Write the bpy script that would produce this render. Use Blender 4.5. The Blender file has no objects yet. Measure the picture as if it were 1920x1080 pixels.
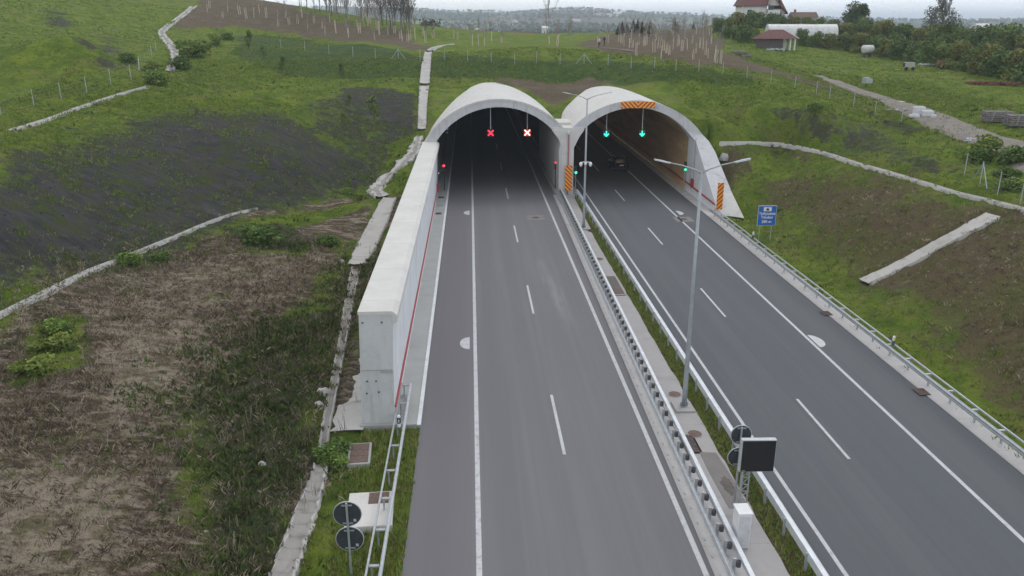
import bpy, bmesh, math, random
import numpy as np
from mathutils import Vector, Matrix
R=math.radians
random.seed(7); rng=np.random.default_rng(11)
scn=bpy.context.scene
COL=scn.collection

# ------------------------------------------------------------------ camera
F0=1500.0; CH=17.9
PITCH=math.atan(498/F0); YAW=math.atan(80*math.cos(PITCH)/F0)
FW=np.array((math.sin(YAW)*math.cos(PITCH),math.cos(YAW)*math.cos(PITCH),-math.sin(PITCH)))
RT=np.array((math.cos(YAW),-math.sin(YAW),0.0))
UP=np.array((math.sin(YAW)*math.sin(PITCH),math.cos(YAW)*math.sin(PITCH),math.cos(PITCH)))
cd=bpy.data.cameras.new('camera'); cam=bpy.data.objects.new('camera',cd); COL.objects.link(cam)
cd.sensor_width=36; cd.lens=F0/1920*36; cd.clip_end=30000; cd.clip_start=0.1
cam.location=(0,0,CH); cam.rotation_euler=(math.pi/2-PITCH,0,-YAW)
scn.camera=cam

def ray(px,py):
    a=(px-960)/F0; b=(540-py)/F0
    return FW+a*RT+b*UP

# ------------------------------------------------------------------ numeric noise
def _hash(ix,iy,seed):
    h=(ix.astype(np.int64)*374761393+iy.astype(np.int64)*668265263+seed*144269)&0xffffffff
    h=((h^(h>>13))*1274126177)&0xffffffff
    return ((h^(h>>16))&0xffff)/65535.0
def vnoise(x,y,s,seed=0):
    x=np.asarray(x,float)/s; y=np.asarray(y,float)/s
    ix=np.floor(x); iy=np.floor(y); fx=x-ix; fy=y-iy
    fx=fx*fx*(3-2*fx); fy=fy*fy*(3-2*fy)
    a=_hash(ix,iy,seed); b=_hash(ix+1,iy,seed); c=_hash(ix,iy+1,seed); d=_hash(ix+1,iy+1,seed)
    return (a*(1-fx)+b*fx)*(1-fy)+(c*(1-fx)+d*fx)*fy
def fbm(x,y,s,seed=0,o=3):
    t=0;a=1;w=0
    for i in range(o):
        t=t+a*vnoise(x,y,s/2**i,seed+i*17); w+=a; a*=.55
    return t/w
def sstep(a,b,x):
    t=np.clip((x-a)/(b-a),0,1); return t*t*(3-2*t)

# ------------------------------------------------------------------ terrain heights
CP=[]   # control points x,y,z
def ctl(px,py,z):
    d=ray(px,py); t=(z-CH)/d[2]; CP.append((d[0]*t,d[1]*t,z))
def ctd(px,py,dist):
    d=ray(px,py); d=d/np.dot(d,FW); CP.append((d[0]*dist,d[1]*dist,CH+d[2]*dist))
for q in [ # left field, toe ditch
  (0,1080,1.2),(0,950,1.5),(0,800,2.0),(200,1080,.9),(400,1080,.4),(300,800,1.7),(200,700,2.2),(450,700,1.3),(500,560,1.7),(350,560,2.1),
  (0,590,2.8),(160,510,2.8),(300,455,2.6),(430,400,2.5),(560,372,2.4),(640,355,2.2),(560,450,1.8),(640,430,1.6),
  (705,355,2.05),(690,440,1.3),(665,495,1.2),(640,620,.75),(615,750,.45),(600,850,.2),(545,1070,0.0),(740,310,3.4),(787,250,6.0),(800,155,10.2),
  (480,1080,.1),(540,950,.15),(560,800,.6),(560,700,.9),(580,600,1.1),
  # shoulder
  (20,240,9.5),(150,200,9.8),(280,160,10.2),(320,130,11.5),(-300,330,9.2),(-250,700,2.8),(-600,420,9),(-200,600,2.9),
  (0,420,6.2),(200,330,6.3),(380,290,6.2),(540,290,5.7),(650,250,6.2),(700,200,8.2),(600,180,9.4),(480,190,9.3),(400,205,9.0),(560,230,7.6),
  (0,60,16.5),(0,130,13),(0,10,21),(-150,10,21),(0,-10,23.5),(200,10,21.5),(150,70,16.2),(260,100,13.5),(300,60,16),(365,10,22),(400,90,13.2),
  (430,52,15.6),(560,65,15.2),(700,82,14.3),(790,97,13.6),(480,110,12.6),(600,120,12.1),(440,150,10.9),(540,150,10.6),(640,155,10.2),(720,158,10.1),
  # head slope and plateau
  (1000,100,13.6),(900,98,13.6),(1150,105,13.2),(1300,120,12.6),(1450,140,11.3),(900,152,10.3),(1050,155,10.2),(1250,165,10.0),(1400,172,9.7),(1480,180,9.6),
  (850,85,13.9),(1000,86,13.9),(1150,86,13.9),(1000,78,14.0),(1200,80,14.3),(1300,90,13.9),(1380,110,12.9),(1250,60,15.9),(1330,55,16.3),
  (1400,210,8.4),(1500,230,7.6),(1350,230,7.3),
  # right cut
  (1350,265,5.2),(1480,270,5.3),(1600,310,5.5),(1750,345,5.5),(1860,375,5.5),(1920,390,5.5),(2100,450,5.5),
  (1605,535,.2),(1450,430,.3),(1530,480,.25),(1700,610,.2),(1800,690,.15),(1920,780,.1),(1400,395,.3),(1865,400,5.1),(1735,467,2.65),(1600,420,2.7),(1500,350,2.7),(1920,560,3.0),(1430,330,3.0),
  (1920,285,7.6),(1740,215,8.3),(1650,180,8.9),(1560,150,9.7),(1820,250,7.9),(1640,250,6.9),(1760,300,6.6),(1560,220,7.8),(2100,330,7.6),
  (1920,200,9),(1800,130,10.6),(1650,100,12),(1450,92,13),(1900,150,10),(1400,110,12.7),(1560,100,12.2),(1700,150,10.3),(2200,220,9),(1800,190,9.2)]: ctl(*q)
for q in [(560,15,200),(430,-6,205),(620,22,210),(700,38,200),(770,52,185),(1425,33,215),(1600,62,190),(1500,45,205),(1750,72,180),(1900,85,170),(1340,48,220),(1280,55,210),(820,74,185),(480,2,205),(300,-30,230),(100,-40,220),(1700,66,230),(2000,95,170)]: ctd(*q)
CP+= [(2.9,105.5,9.75),(17.6,105,9.75),(10.4,92,6.5),(10.4,97,7.3),(10.4,103,9.2),(-4.3,95,7.4),(9.4,101,8.4),(21.6,97,9.3),(23.2,88,8.4),(25.4,86.6,6.3),(26.6,84,4.6),(27.0,80,2.9),(27,76,1.1),
      (-5.2,87,5.6),(-5.6,84,5.2),(-5.6,80,4.4),(-5.6,74,3.2),(-5.6,66,2.0),(-5.6,56,1.2),(-5.6,46,.6),(-5.6,36,.1),(-5,30,0),(-4,24,0),(-4,15,0),(-5,5,0)]
for y in (-60,-20,5,25,45,60,72,82): CP+= [(-2.6,y,0),(4,y,0),(12,y,0),(23.5,y,0),(25.2,y,.05)]
for y in (-60,-20,10,25): CP+= [(-9,y,.2),(-28,y,2.8),(-45,y,8.5),(-90,y,16),(29,y,1.2),(38,y,5.5),(60,y,8),(100,y,9)]
CP=np.array(CP)
def farz(x,y):
    r=np.hypot(x,y); th=np.arctan2(x,np.maximum(y,1e-3)); 
    px=880+1580*np.tan(np.clip(th,-1.3,1.3))
    sky=np.interp(px,[-800,300,780,840,960,1050,1110,1200,1280,1400,1640,1920,2600],[10,15,22,27,28,22,22,29,31,34,40,41,42])
    ridge=CH+(42-sky)/1580*2600+2
    k=sstep(1000,2700,r)
    n=(fbm(x,y,420,3)-.5)*16*k
    base=3+ (fbm(x,y,300,9)-.5)*5
    return base*(1-k)+ridge*k+n-sstep(2700,6000,r)*25
ring=[]
for a in np.linspace(-3.0,3.0,26):
    for rr in (330,420):
        x=rr*math.sin(a); y=rr*math.cos(a)
        z=float(farz(np.array(x),np.array(max(y,1))))
        if a<-.22: z=max(z,22)
        ring.append((x,y,z))
CP=np.vstack([CP,np.array(ring)])
_c=2.0
def _phi(r2): return np.sqrt(r2+_c*_c)
_D=((CP[:,None,:2]-CP[None,:,:2])**2).sum(-1)
_n=len(CP); _A=np.zeros((_n+1,_n+1)); _A[:_n,:_n]=-_phi(_D)+np.eye(_n)*.02; _A[_n,:_n]=1; _A[:_n,_n]=1
_w=np.linalg.solve(_A,np.append(CP[:,2],0))
def rbf(x,y):
    out=np.empty(len(x))
    for i in range(0,len(x),20000):
        d2=(x[i:i+20000,None]-CP[None,:,0])**2+(y[i:i+20000,None]-CP[None,:,1])**2
        out[i:i+20000]=-(_phi(d2)@_w[:_n])+_w[_n]
    return out
def Hf(x,y):
    x=np.asarray(x,float).ravel(); y=np.asarray(y,float).ravel()
    r=np.hypot(x,y)
    z=np.empty(len(x)); near=r<420
    if near.any(): z[near]=rbf(x[near],y[near])
    if (~near).any(): z[~near]=0
    k=sstep(250,400,r)*sstep(-.45,-.2,np.arctan2(x,np.maximum(y,1e-3))+0*r) + sstep(330,415,r)
    k=np.clip(k,0,1)
    z=z*(1-k)+farz(x,y)*k
    # road corridor is level
    left=np.where((y>33.5)&(y<86),-4.2,-3.9)
    lw=np.where((y>33.5)&(y<86),.9,1.5)
    cor=sstep(0,1,(x-left)/lw+1)*sstep(0,1,(24.7-x)/1.2+1)*(1-sstep(87.0,87.6,y))
    nz=((fbm(x,y,9,1)-.5)*.5+(vnoise(x,y,1.9,5)-.5)*.16)*np.clip(1-k,0,1)
    z=z+nz*(.55+.45*sstep(40,110,r))
    return z*(1-cor)+(-.07)*cor
# cached height grid for placing things
_gx=np.arange(-150,150.1,1.0); _gy=np.arange(2,300.1,1.0)
_GX,_GY=np.meshgrid(_gx,_gy,indexing='ij')
_GZ=Hf(_GX,_GY).reshape(_GX.shape)
def hz(x,y):
    x=np.asarray(x,float); y=np.asarray(y,float)
    return Hf(x,y)
def hz1(x,y): return float(Hf([x],[y])[0])
_ts=np.concatenate([np.arange(12,140,.5),np.arange(140,420,1.2),np.arange(420,3000,12)])
def G(px,py):
    """where the sight line through a photo pixel meets the ground"""
    d=ray(px,py); d=d/np.dot(d,FW)
    z=CH+d[2]*_ts; h=Hf(d[0]*_ts,d[1]*_ts)
    i=np.argmax(h>=z)
    if h[i]<z[i]: i=len(_ts)-1
    if i>0:
        a=h[i-1]-z[i-1]; b=h[i]-z[i]; f=-a/(b-a+1e-9); f=min(max(f,0),1); t=_ts[i-1]+(_ts[i]-_ts[i-1])*f
    else: t=_ts[0]
    return (d[0]*t,d[1]*t,CH+d[2]*t)
def Gp(pts): return [G(*p)[:2] for p in pts]

# ------------------------------------------------------------------ node helpers / materials
def newmat(name):
    m=bpy.data.materials.new(name); m.use_nodes=True; nt=m.node_tree; nt.nodes.clear()
    o=nt.nodes.new('ShaderNodeOutputMaterial'); b=nt.nodes.new('ShaderNodeBsdfPrincipled')
    nt.links.new(b.outputs[0],o.inputs[0]); return m,nt,b
class NT:
    def __init__(s,nt): s.nt=nt
    def n(s,t,**k):
        nd=s.nt.nodes.new(t)
        for a,v in k.items(): setattr(nd,a,v)
        return nd
    def put(s,sock,v):
        if hasattr(v,'links') or isinstance(v,bpy.types.NodeSocket): s.nt.links.new(v,sock)
        elif isinstance(v,(tuple,list)) and len(v)==3 and sock.type=='RGBA': sock.default_value=(*v,1)
        else: sock.default_value=v
    def math(s,op,a,b=0.0,clamp=False):
        nd=s.n('ShaderNodeMath',operation=op,use_clamp=clamp); s.put(nd.inputs[0],a); s.put(nd.inputs[1],b); return nd.outputs[0]
    def mix(s,f,a,b,bt='MIX'):
        nd=s.n('ShaderNodeMix',data_type='RGBA',blend_type=bt); s.put(nd.inputs[0],f); s.put(nd.inputs[6],a); s.put(nd.inputs[7],b); return nd.outputs[2]
    def noise(s,vec,scale,detail=3,rough=.6,dist=0):
        nd=s.n('ShaderNodeTexNoise'); s.put(nd.inputs['Vector'],vec); nd.inputs['Scale'].default_value=scale; nd.inputs['Detail'].default_value=detail; nd.inputs['Roughness'].default_value=rough; nd.inputs['Distortion'].default_value=dist
        return nd.outputs[0]
    def ramp(s,v,a,b,lo=0.0,hi=1.0):
        nd=s.n('ShaderNodeMapRange',interpolation_type='SMOOTHSTEP'); s.put(nd.inputs[0],v)
        for i,q in enumerate((a,b,lo,hi)): nd.inputs[1+i].default_value=q
        return nd.outputs[0]
    def scale(s,vec,sc):
        nd=s.n('ShaderNodeMapping'); s.put(nd.inputs[0],vec); nd.inputs['Scale'].default_value=sc; return nd.outputs[0]
    def obj(s): return s.n('ShaderNodeTexCoord').outputs['Object']
    def pos(s): return s.n('ShaderNodeNewGeometry').outputs['Position']
    def attr(s,name): return s.n('ShaderNodeAttribute',attribute_name=name)
    def bump(s,h,st,dist,b):
        nd=s.n('ShaderNodeBump'); nd.inputs['Strength'].default_value=st; nd.inputs['Distance'].default_value=dist; s.put(nd.inputs['Height'],h); s.nt.links.new(nd.outputs[0],b.inputs['Normal'])
def joints(m,per,ax):
    nt=m.node_tree; t=NT(nt); b=[x for x in nt.nodes if x.type=='BSDF_PRINCIPLED'][0]; src=b.inputs['Base Color'].links[0].from_socket
    s=t.n('ShaderNodeSeparateXYZ'); nt.links.new(t.pos(),s.inputs[0]); fr=t.math('FRACT',t.math('DIVIDE',s.outputs[ax],per)); f=t.ramp(t.math('ABSOLUTE',t.math('SUBTRACT',fr,.5)),.4955,.498,0,.5); f2=t.ramp(fr,.3,.9,0,.09)
    c=t.mix(f2,src,(.42,.42,.42)); c=t.mix(f,c,(.16,.16,.16)); nt.links.new(c,b.inputs['Base Color'])
def simple(name,col,rough=.6,metal=0,var=.12,sc=6,spec=.4):
    m,nt,b=newmat(name); t=NT(nt)
    n=t.noise(t.obj(),sc,4,.65); k=t.ramp(n,.25,.75,1-var,1+var)
    c=t.mix(1.0,(*col,),t.n('ShaderNodeCombineColor').outputs[0],'MULTIPLY')
    cc=[x for x in nt.nodes if x.type=='COMBINE_COLOR'][0]
    for i in range(3): nt.links.new(k,cc.inputs[i])
    nt.links.new(c,b.inputs['Base Color']); b.inputs['Roughness'].default_value=rough; b.inputs['Metallic'].default_value=metal; b.inputs['Specular IOR Level'].default_value=spec
    return m
def emis(name,col,st):
    m,nt,b=newmat(name); b.inputs['Base Color'].default_value=(*col,1); b.inputs['Emission Color'].default_value=(*col,1); b.inputs['Emission Strength'].default_value=st; return m
def concrete(name,col,stain=(.30,.28,.25),amt=.5,streak=True,rough=.85):
    m,nt,b=newmat(name); t=NT(nt); p=t.pos()
    n1=t.noise(p,.7,5,.65); n2=t.noise(p,9,4,.7)
    c=t.mix(t.ramp(n1,.35,.7,0,.55),col,tuple(x*.82 for x in col))
    c=t.mix(t.ramp(n2,.3,.8,0,.3),c,tuple(x*.75 for x in col))
    if streak:
        sv=t.noise(t.scale(p,(2.2,2.2,.22)),1.6,5,.7); f=t.ramp(sv,.52,.72,0,amt); c=t.mix(f,c,stain)
    n3=t.noise(p,.33,4,.6,1.5); c=t.mix(t.ramp(n3,.56,.7,0,amt*.6),c,stain)
    nt.links.new(c,b.inputs['Base Color']); b.inputs['Roughness'].default_value=rough; b.inputs['Specular IOR Level'].default_value=.2
    t.bump(n2,.25,.03,b); return m
def stripes(name,mode,c1=(.92,.42,.03),c2=(.42,.045,.02),per=.48):
    m,nt,b=newmat(name); t=NT(nt); o=t.obj(); s=t.n('ShaderNodeSeparateXYZ'); nt.links.new(o,s.inputs[0])
    x,z=s.outputs[0],s.outputs[2]
    if mode=='v': q=t.math('SUBTRACT',t.math('ABSOLUTE',x),z)
    elif mode=='b': q=t.math('ADD',x,z)
    else: q=t.math('SUBTRACT',x,z)
    fr=t.math('FRACT',t.math('ADD',t.math('DIVIDE',q,per),50.27)); f=t.ramp(fr,.44,.46); f2=t.ramp(fr,.97,.99); f=t.math('SUBTRACT',f,f2)
    c=t.mix(f,c1,c2); n=t.noise(o,3,3); c=t.mix(t.ramp(n,.4,.8,0,.25),c,(.5,.25,.06))
    nt.links.new(c,b.inputs['Base Color']); b.inputs['Roughness'].default_value=.45; return m
def vcol(name,rough=.8,trans=.0,noise=.12,sc=3.0):
    m,nt,b=newmat(name); t=NT(nt); a=t.attr('Col').outputs[0]
    n=t.noise(t.pos(),sc,3); c=t.mix(t.ramp(n,.3,.7,0,noise),a,(0.02,0.03,0.01))
    nt.links.new(c,b.inputs['Base Color']); b.inputs['Roughness'].default_value=rough; b.inputs['Specular IOR Level'].default_value=.15
    return m

M={}
M['conc']=concrete('pale_concrete',(.64,.63,.615),(.33,.325,.31),.5)
M['ring']=concrete('portal_rim_concrete',(.58,.585,.605),(.27,.27,.28),.55)
M['wallw']=concrete('whitewashed_concrete',(.76,.78,.81),(.42,.42,.42),.4)
M['walltop']=concrete('wall_top_concrete',(.66,.65,.625),(.47,.46,.44),.3,False)
joints(M['wallw'],5.0,1); joints(M['walltop'],5.0,1)
M['walk0']=None
M['wallend']=concrete('grey_end_concrete',(.575,.59,.605),(.30,.30,.30),.45)
M['walk']=concrete('walkway_concrete',(.40,.41,.40),(.25,.25,.24),.45,False); joints(M['walk'],2.0,1)
M['strip']=concrete('median_concrete',(.41,.395,.395),(.22,.205,.195),.6,False); joints(M['strip'],3.0,1)
M['ditch']=concrete('ditch_concrete',(.47,.455,.44),(.20,.18,.16),.75,False)
M['rubble']=concrete('rough_pale_concrete',(.52,.505,.49),(.20,.18,.16),.9,False)
M['floor']=concrete('silted_shaded_floor',(.33,.315,.30),(.14,.12,.10),.95,False)  # dirt tone, also darkened so the channel floors look sunken
M['gutter']=concrete('pale_gutter_concrete',(.52,.505,.505),(.28,.26,.25),.5,False); joints(M['gutter'],3.0,1)
M['galv']=simple('galvanised_steel',(.43,.455,.485),.42,.35,.15,4)
M['galvl']=simple('bright_galvanised_steel',(.62,.65,.69),.4,.25,.12,3)
M['pole']=simple('painted_grey_steel',(.36,.39,.42),.45,.3,.1,3)
M['dark']=simple('dark_rubber_block',(.10,.105,.12),.6)
M['black']=simple('black_housing',(.018,.018,.02),.4)
M['signback']=simple('dark_sign_back',(.045,.052,.065),.5,.1,.2,5)
M['rim']=simple('light_rim',(.5,.52,.54),.4,.2)
M['white']=simple('white_paint',(.74,.75,.77),.5,0,.06,5)
M['redp']=simple('red_pipe',(.36,.05,.06),.5)
M['redpale']=simple('weathered_red_pipe',(.35,.17,.17),.6)
M['rust']=simple('rusty_brown_plate',(.15,.10,.085),.75,.1,.3,9)
M['rustd']=simple('dark_rust_plate',(.09,.065,.06),.75,.1,.3,9)
M['wet']=simple('wet_mud',(.075,.06,.05),.35,0,.4,2)
M['damp']=concrete('damp_concrete',(.235,.222,.215),(.13,.115,.10),.8,False)
M['blue']=simple('blue_sign',(.025,.13,.47),.4,0,.05,3)
M['yellow']=simple('yellow_reflector',(.75,.70,.08),.4,0,.25,8)
M['redX']=emis('red_signal',(1,.03,.07),1.5); M['redXw']=emis('bright_red_signal',(1,.62,.55),1.6)
M['redXb']=emis('red_signal_glow',(.75,.01,.02),.5)
M['green']=emis('green_signal',(.05,.95,.55),1.4); M['greend']=simple('dark_green_face',(.01,.07,.055),.4)
M['redL']=emis('red_lamp',(1,.06,.08),1.6); M['greenL']=emis('green_lamp',(.05,.9,.5),1.5)
M['addglow']=emis('added_warm_glow',(1,.74,.42),7.0); M['spot']=emis('small_white_light',(.9,.92,1),3.0)  # warm glow is added to brighten the right tube
M['lens']=simple('dark_lens',(.03,.03,.03),.3)
M['chevv']=stripes('orange_red_chevrons','v',per=.46); M['chevb']=stripes('orange_red_stripes_down','b',per=.43); M['chevs']=stripes('orange_red_stripes_up','s',per=.43)
M['stake']=simple('pale_wood',(.60,.52,.41),.8,0,.2,3)
M['bark']=simple('grey_bark',(.13,.115,.10),.9,0,.35,4)
M['barkl']=simple('pale_twigs',(.27,.24,.205),.9,0,.3,4)
M['leaf']=vcol('leaves'); M['blade']=vcol('grass_blades',.85,0,.08)
M['roof']=simple('red_roof_tiles',(.14,.06,.055),.8,0,.3,5); M['roofd']=simple('brown_roof_tiles',(.13,.085,.07),.85,0,.3,5)
M['plaster']=simple('white_plaster',(.66,.65,.63),.85,0,.1,1); M['plasterb']=simple('grey_plaster',(.42,.40,.38),.85,0,.15,1)
M['plank']=simple('weathered_planks',(.10,.085,.08),.85,0,.35,5); M['glass']=simple('dark_window',(.03,.03,.035),.15)
M['film']=simple('white_polythene',(.58,.59,.60),.45,0,.12,1.5)
M['wood']=simple('stacked_grey_wood',(.23,.215,.21),.85,0,.4,6)
M['brick']=simple('old_brick',(.19,.075,.065),.85,0,.4,4)
M['skin']=simple('skin',(.45,.28,.2),.6); M['cloth1']=simple('pale_shirt',(.5,.5,.52),.8); M['cloth2']=simple('dark_clothes',(.035,.035,.045),.8)
M['carp']=simple('black_car_paint',(.005,.005,.006),.4,0,.05,2,.1)
M['tail']=simple('red_tail_light',(.07,.006,.007),.3)
M['tyre']=simple('tyre_rubber',(.02,.02,.02),.8)
M['whitepack']=simple('white_wrapped_goods',(.56,.57,.60),.6,0,.12,3)
M['lining']=None
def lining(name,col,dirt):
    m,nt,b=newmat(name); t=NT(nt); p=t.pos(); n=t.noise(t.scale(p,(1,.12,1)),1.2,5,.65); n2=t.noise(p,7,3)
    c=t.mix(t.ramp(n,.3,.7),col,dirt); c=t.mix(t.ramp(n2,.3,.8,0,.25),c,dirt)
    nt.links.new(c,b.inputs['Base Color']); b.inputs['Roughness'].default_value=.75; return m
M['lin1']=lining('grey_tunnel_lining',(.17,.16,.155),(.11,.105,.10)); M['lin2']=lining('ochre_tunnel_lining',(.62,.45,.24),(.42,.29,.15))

def asphalt(name,base,alt,xs,smear=None):
    m,nt,b=newmat(name); t=NT(nt); p=t.pos()
    fine=t.noise(p,38,3,.7); big=t.noise(t.scale(p,(.55,.035,1)),1.5,5,.6); streak=t.noise(t.scale(p,(2.6,.02,1)),1.3,4,.6)
    c=t.mix(t.ramp(big,.3,.7),base,alt)
    c=t.mix(t.ramp(streak,.4,.7,0,.35),c,tuple(x*.80 for x in base))
    s=t.n('ShaderNodeSeparateXYZ'); nt.links.new(p,s.inputs[0]); wob=t.math('MULTIPLY',t.math('SUBTRACT',t.noise(t.scale(p,(.1,.05,1)),1,2),.5),.5)
    x=t.math('ADD',s.outputs[0],wob)
    for (x0,w,k,colr) in xs:
        f=t.ramp(t.math('ABSOLUTE',t.math('SUBTRACT',x,x0)),w,w*.25,0,k); c=t.mix(f,c,colr)
    if smear:
        (sx,sy,ax,ay,k)=smear
        dx=t.math('DIVIDE',t.math('SUBTRACT',t.math('ADD',s.outputs[0],t.math('MULTIPLY',t.math('SUBTRACT',s.outputs[1],sy),.055)),sx),ax); dy=t.math('DIVIDE',t.math('SUBTRACT',s.outputs[1],sy),ay)
        d=t.math('ADD',t.math('MULTIPLY',dx,dx),t.math('MULTIPLY',dy,dy)); nn=t.noise(t.scale(p,(1.6,.16,1)),1.6,4,.6)
        f=t.math('MULTIPLY',t.ramp(d,1,.1),t.ramp(nn,.3,.72)); c=t.mix(t.math('MULTIPLY',f,k),c,(.30,.31,.335))
    c=t.mix(t.ramp(fine,.3,.75,0,.22),c,tuple(x*.6 for x in base))
    sp=t.noise(p,11,2,.5); c=t.mix(t.ramp(sp,.72,.76,0,.25),c,tuple(min(1,x*1.6) for x in base))
    nt.links.new(c,b.inputs['Base Color']); b.inputs['Roughness'].default_value=.8; b.inputs['Specular IOR Level'].default_value=.3
    t.bump(fine,.2,.01,b); return m
PUR=(.165,.150,.163); LG=(.19,.188,.20); DG=(.15,.153,.165)
M['asph1']=asphalt('worn_asphalt',(.165,.163,.175),(.184,.180,.191),[(-1.35,1.5,.75,(.158,.147,.160)),(1.1,.75,.55,DG),(2.9,.6,.3,DG),(4.9,.7,.35,(.165,.163,.174)),(6.7,.6,.25,DG)],(5.6,54,.7,9.0,.42))
M['asph2']=asphalt('dark_asphalt',(.102,.111,.125),(.117,.122,.133),[(13.9,.7,.35,(.125,.125,.13)),(15.4,.6,.3,(.13,.13,.135)),(17.2,.75,.45,(.10,.108,.122)),(18.8,.6,.4,(.102,.11,.125)),(21.2,1.0,.6,(.122,.123,.13))])
def paint(name,wear):
    m,nt,b=newmat(name); t=NT(nt); p=t.pos(); n=t.noise(p,3,6,.75); n2=t.noise(t.scale(p,(1,.08,1)),1.2,3)
    c=t.mix(t.ramp(n,.46,.70,0,wear),(.53,.54,.56),(.22,.22,.23)); c=t.mix(t.ramp(n2,.4,.75,0,.3),c,(.40,.40,.42))
    nt.links.new(c,b.inputs['Base Color']); b.inputs['Roughness'].default_value=.65; return m
M['line']=paint('road_paint',.55); M['linew']=paint('worn_road_paint',1.0)
def gravel():
    m,nt,b=newmat('gravel_path'); t=NT(nt); p=t.pos(); n=t.noise(p,.9,5,.7); n2=t.noise(p,14,3)
    c=t.mix(t.ramp(n,.35,.7),(.235,.208,.185),(.17,.15,.128)); c=t.mix(t.ramp(n2,.35,.75,0,.4),c,(.16,.14,.12))
    nt.links.new(c,b.inputs['Base Color']); b.inputs['Roughness'].default_value=.95; return m
M['gravel']=gravel()
def ground_mat():
    m,nt,b=newmat('grass_and_soil'); t=NT(nt); p=t.pos()
    A=t.attr('za'); B=t.attr('zb'); sa=t.n('ShaderNodeSeparateColor'); nt.links.new(A.outputs[0],sa.inputs[0]); sb=t.n('ShaderNodeSeparateColor'); nt.links.new(B.outputs[0],sb.inputs[0])
    n0=t.noise(p,.09,4,.6); n1=t.noise(p,.45,5,.68); n2=t.noise(p,2.0,5,.72); n3=t.noise(p,8.5,4,.7); n4=t.noise(p,.8,4,.65,.6)
    def fac(w,nz,soft=.12,amp=1.0):
        return t.ramp(t.math('ADD',w,t.math('MULTIPLY',t.math('SUBTRACT',nz,.5),amp)),.5-soft,.5+soft)
    rot=t.n('ShaderNodeMapping'); t.put(rot.inputs[0],p); rot.inputs['Rotation'].default_value=(0,0,.55); rot.inputs['Scale'].default_value=(.55,1.5,1)
    clod=t.noise(rot.outputs[0],1.15,6,.74,.5); clod2=t.noise(p,3.4,5,.75)
    rill=t.n('ShaderNodeMapping'); t.put(rill.inputs[0],p); rill.inputs['Rotation'].default_value=(0,0,.35); rill.inputs['Scale'].default_value=(.4,1.3,.4); rl_=t.noise(rill.outputs[0],1.3,5,.7,.3)
    n5=t.noise(p,.22,4,.62,.4); n6=t.noise(p,1.1,5,.7)
    lush=t.mix(t.ramp(n1,.34,.66),(.088,.144,.021),(.196,.258,.033)); lush=t.mix(t.ramp(n2,.48,.74,0,.65),lush,(.060,.100,.013)); lush=t.mix(t.ramp(n5,.5,.66,0,.6),lush,(.20,.20,.065)); lush=t.mix(t.ramp(n6,.56,.68,0,.55),lush,(.055,.096,.015)); lush=t.mix(t.ramp(n3,.62,.74,0,.45),lush,(.22,.21,.08))
    dark=t.mix(t.ramp(n2,.35,.7),(.046,.058,.030),(.085,.102,.042)); dark=t.mix(t.ramp(n4,.47,.62,0,.75),dark,(.088,.074,.062)); dark=t.mix(t.ramp(n3,.6,.72,0,.4),dark,(.12,.105,.08))
    cv=t.math('ADD',clod,t.math('MULTIPLY',t.math('SUBTRACT',sb.outputs[1],.40),.11))
    dry=t.mix(t.ramp(cv,.40,.58),(.098,.072,.055),(.36,.30,.235)); dry=t.mix(t.ramp(clod2,.50,.68,0,.75),dry,(.058,.044,.038)); dry=t.mix(t.ramp(clod2,.42,.30,0,.5),dry,(.30,.265,.23)); dry=t.mix(t.ramp(n4,.50,.64,0,.75),dry,(.105,.100,.042)); dry=t.mix(t.ramp(n3,.57,.72,0,.5),dry,(.06,.048,.04))
    pale=dry
    olive=t.mix(t.ramp(n6,.36,.66),(.128,.095,.063),(.145,.125,.062)); olive=t.mix(t.ramp(n5,.45,.62,0,.55),olive,(.11,.125,.034)); olive=t.mix(t.ramp(n2,.5,.7,0,.6),olive,(.052,.042,.032)); olive=t.mix(t.ramp(n3,.55,.7,0,.5),olive,(.13,.112,.08)); olive=t.mix(t.ramp(clod,.60,.68,0,.8),olive,(.26,.235,.195))
    grey=t.mix(t.ramp(rl_,.36,.66),(.048,.048,.054),(.090,.085,.087)); grey=t.mix(t.ramp(n1,.44,.62,0,.7),grey,(.070,.078,.038)); grey=t.mix(t.ramp(n4,.52,.62,0,.9),grey,(.060,.084,.022)); grey=t.mix(t.ramp(n6,.58,.68,0,.7),grey,(.034,.036,.036)); grey=t.mix(t.ramp(n3,.6,.74,0,.6),grey,(.105,.098,.09)); grey=t.mix(t.ramp(n2,.60,.72,0,.6),grey,(.085,.10,.03))
    soil=t.mix(t.ramp(n1,.35,.7),(.135,.098,.074),(.185,.142,.108)); soil=t.mix(t.ramp(n4,.46,.66,0,.75),soil,(.105,.118,.045)); soil=t.mix(t.ramp(n6,.55,.7,0,.5),soil,(.09,.066,.054))
    far=t.n('ShaderNodeTexVoronoi'); far.inputs['Scale'].default_value=.006; nt.links.new(t.scale(p,(1,.55,0)),far.inputs['Vector'])
    fs=t.n('ShaderNodeSeparateColor'); nt.links.new(far.outputs['Color'],fs.inputs[0])
    fcol=t.mix(fs.outputs[0],(.09,.15,.05),(.14,.17,.075)); fcol=t.mix(t.ramp(fs.outputs[1],.6,.65),fcol,(.13,.105,.08)); fcol=t.mix(t.ramp(fs.outputs[2],.55,.6),fcol,(.045,.065,.03))
    c=lush
    crest=t.mix(t.ramp(n1,.36,.64),(.040,.080,.020),(.078,.124,.030)); crest=t.mix(t.ramp(n2,.5,.72,0,.6),crest,(.032,.058,.018)); crest=t.mix(t.ramp(n5,.52,.66,0,.5),crest,(.09,.10,.04))
    c=t.mix(fac(B.outputs['Alpha'],n1,.2,.8),c,crest)
    c=t.mix(fac(sb.outputs[0],n1,.2,1.4),c,dark)
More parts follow.
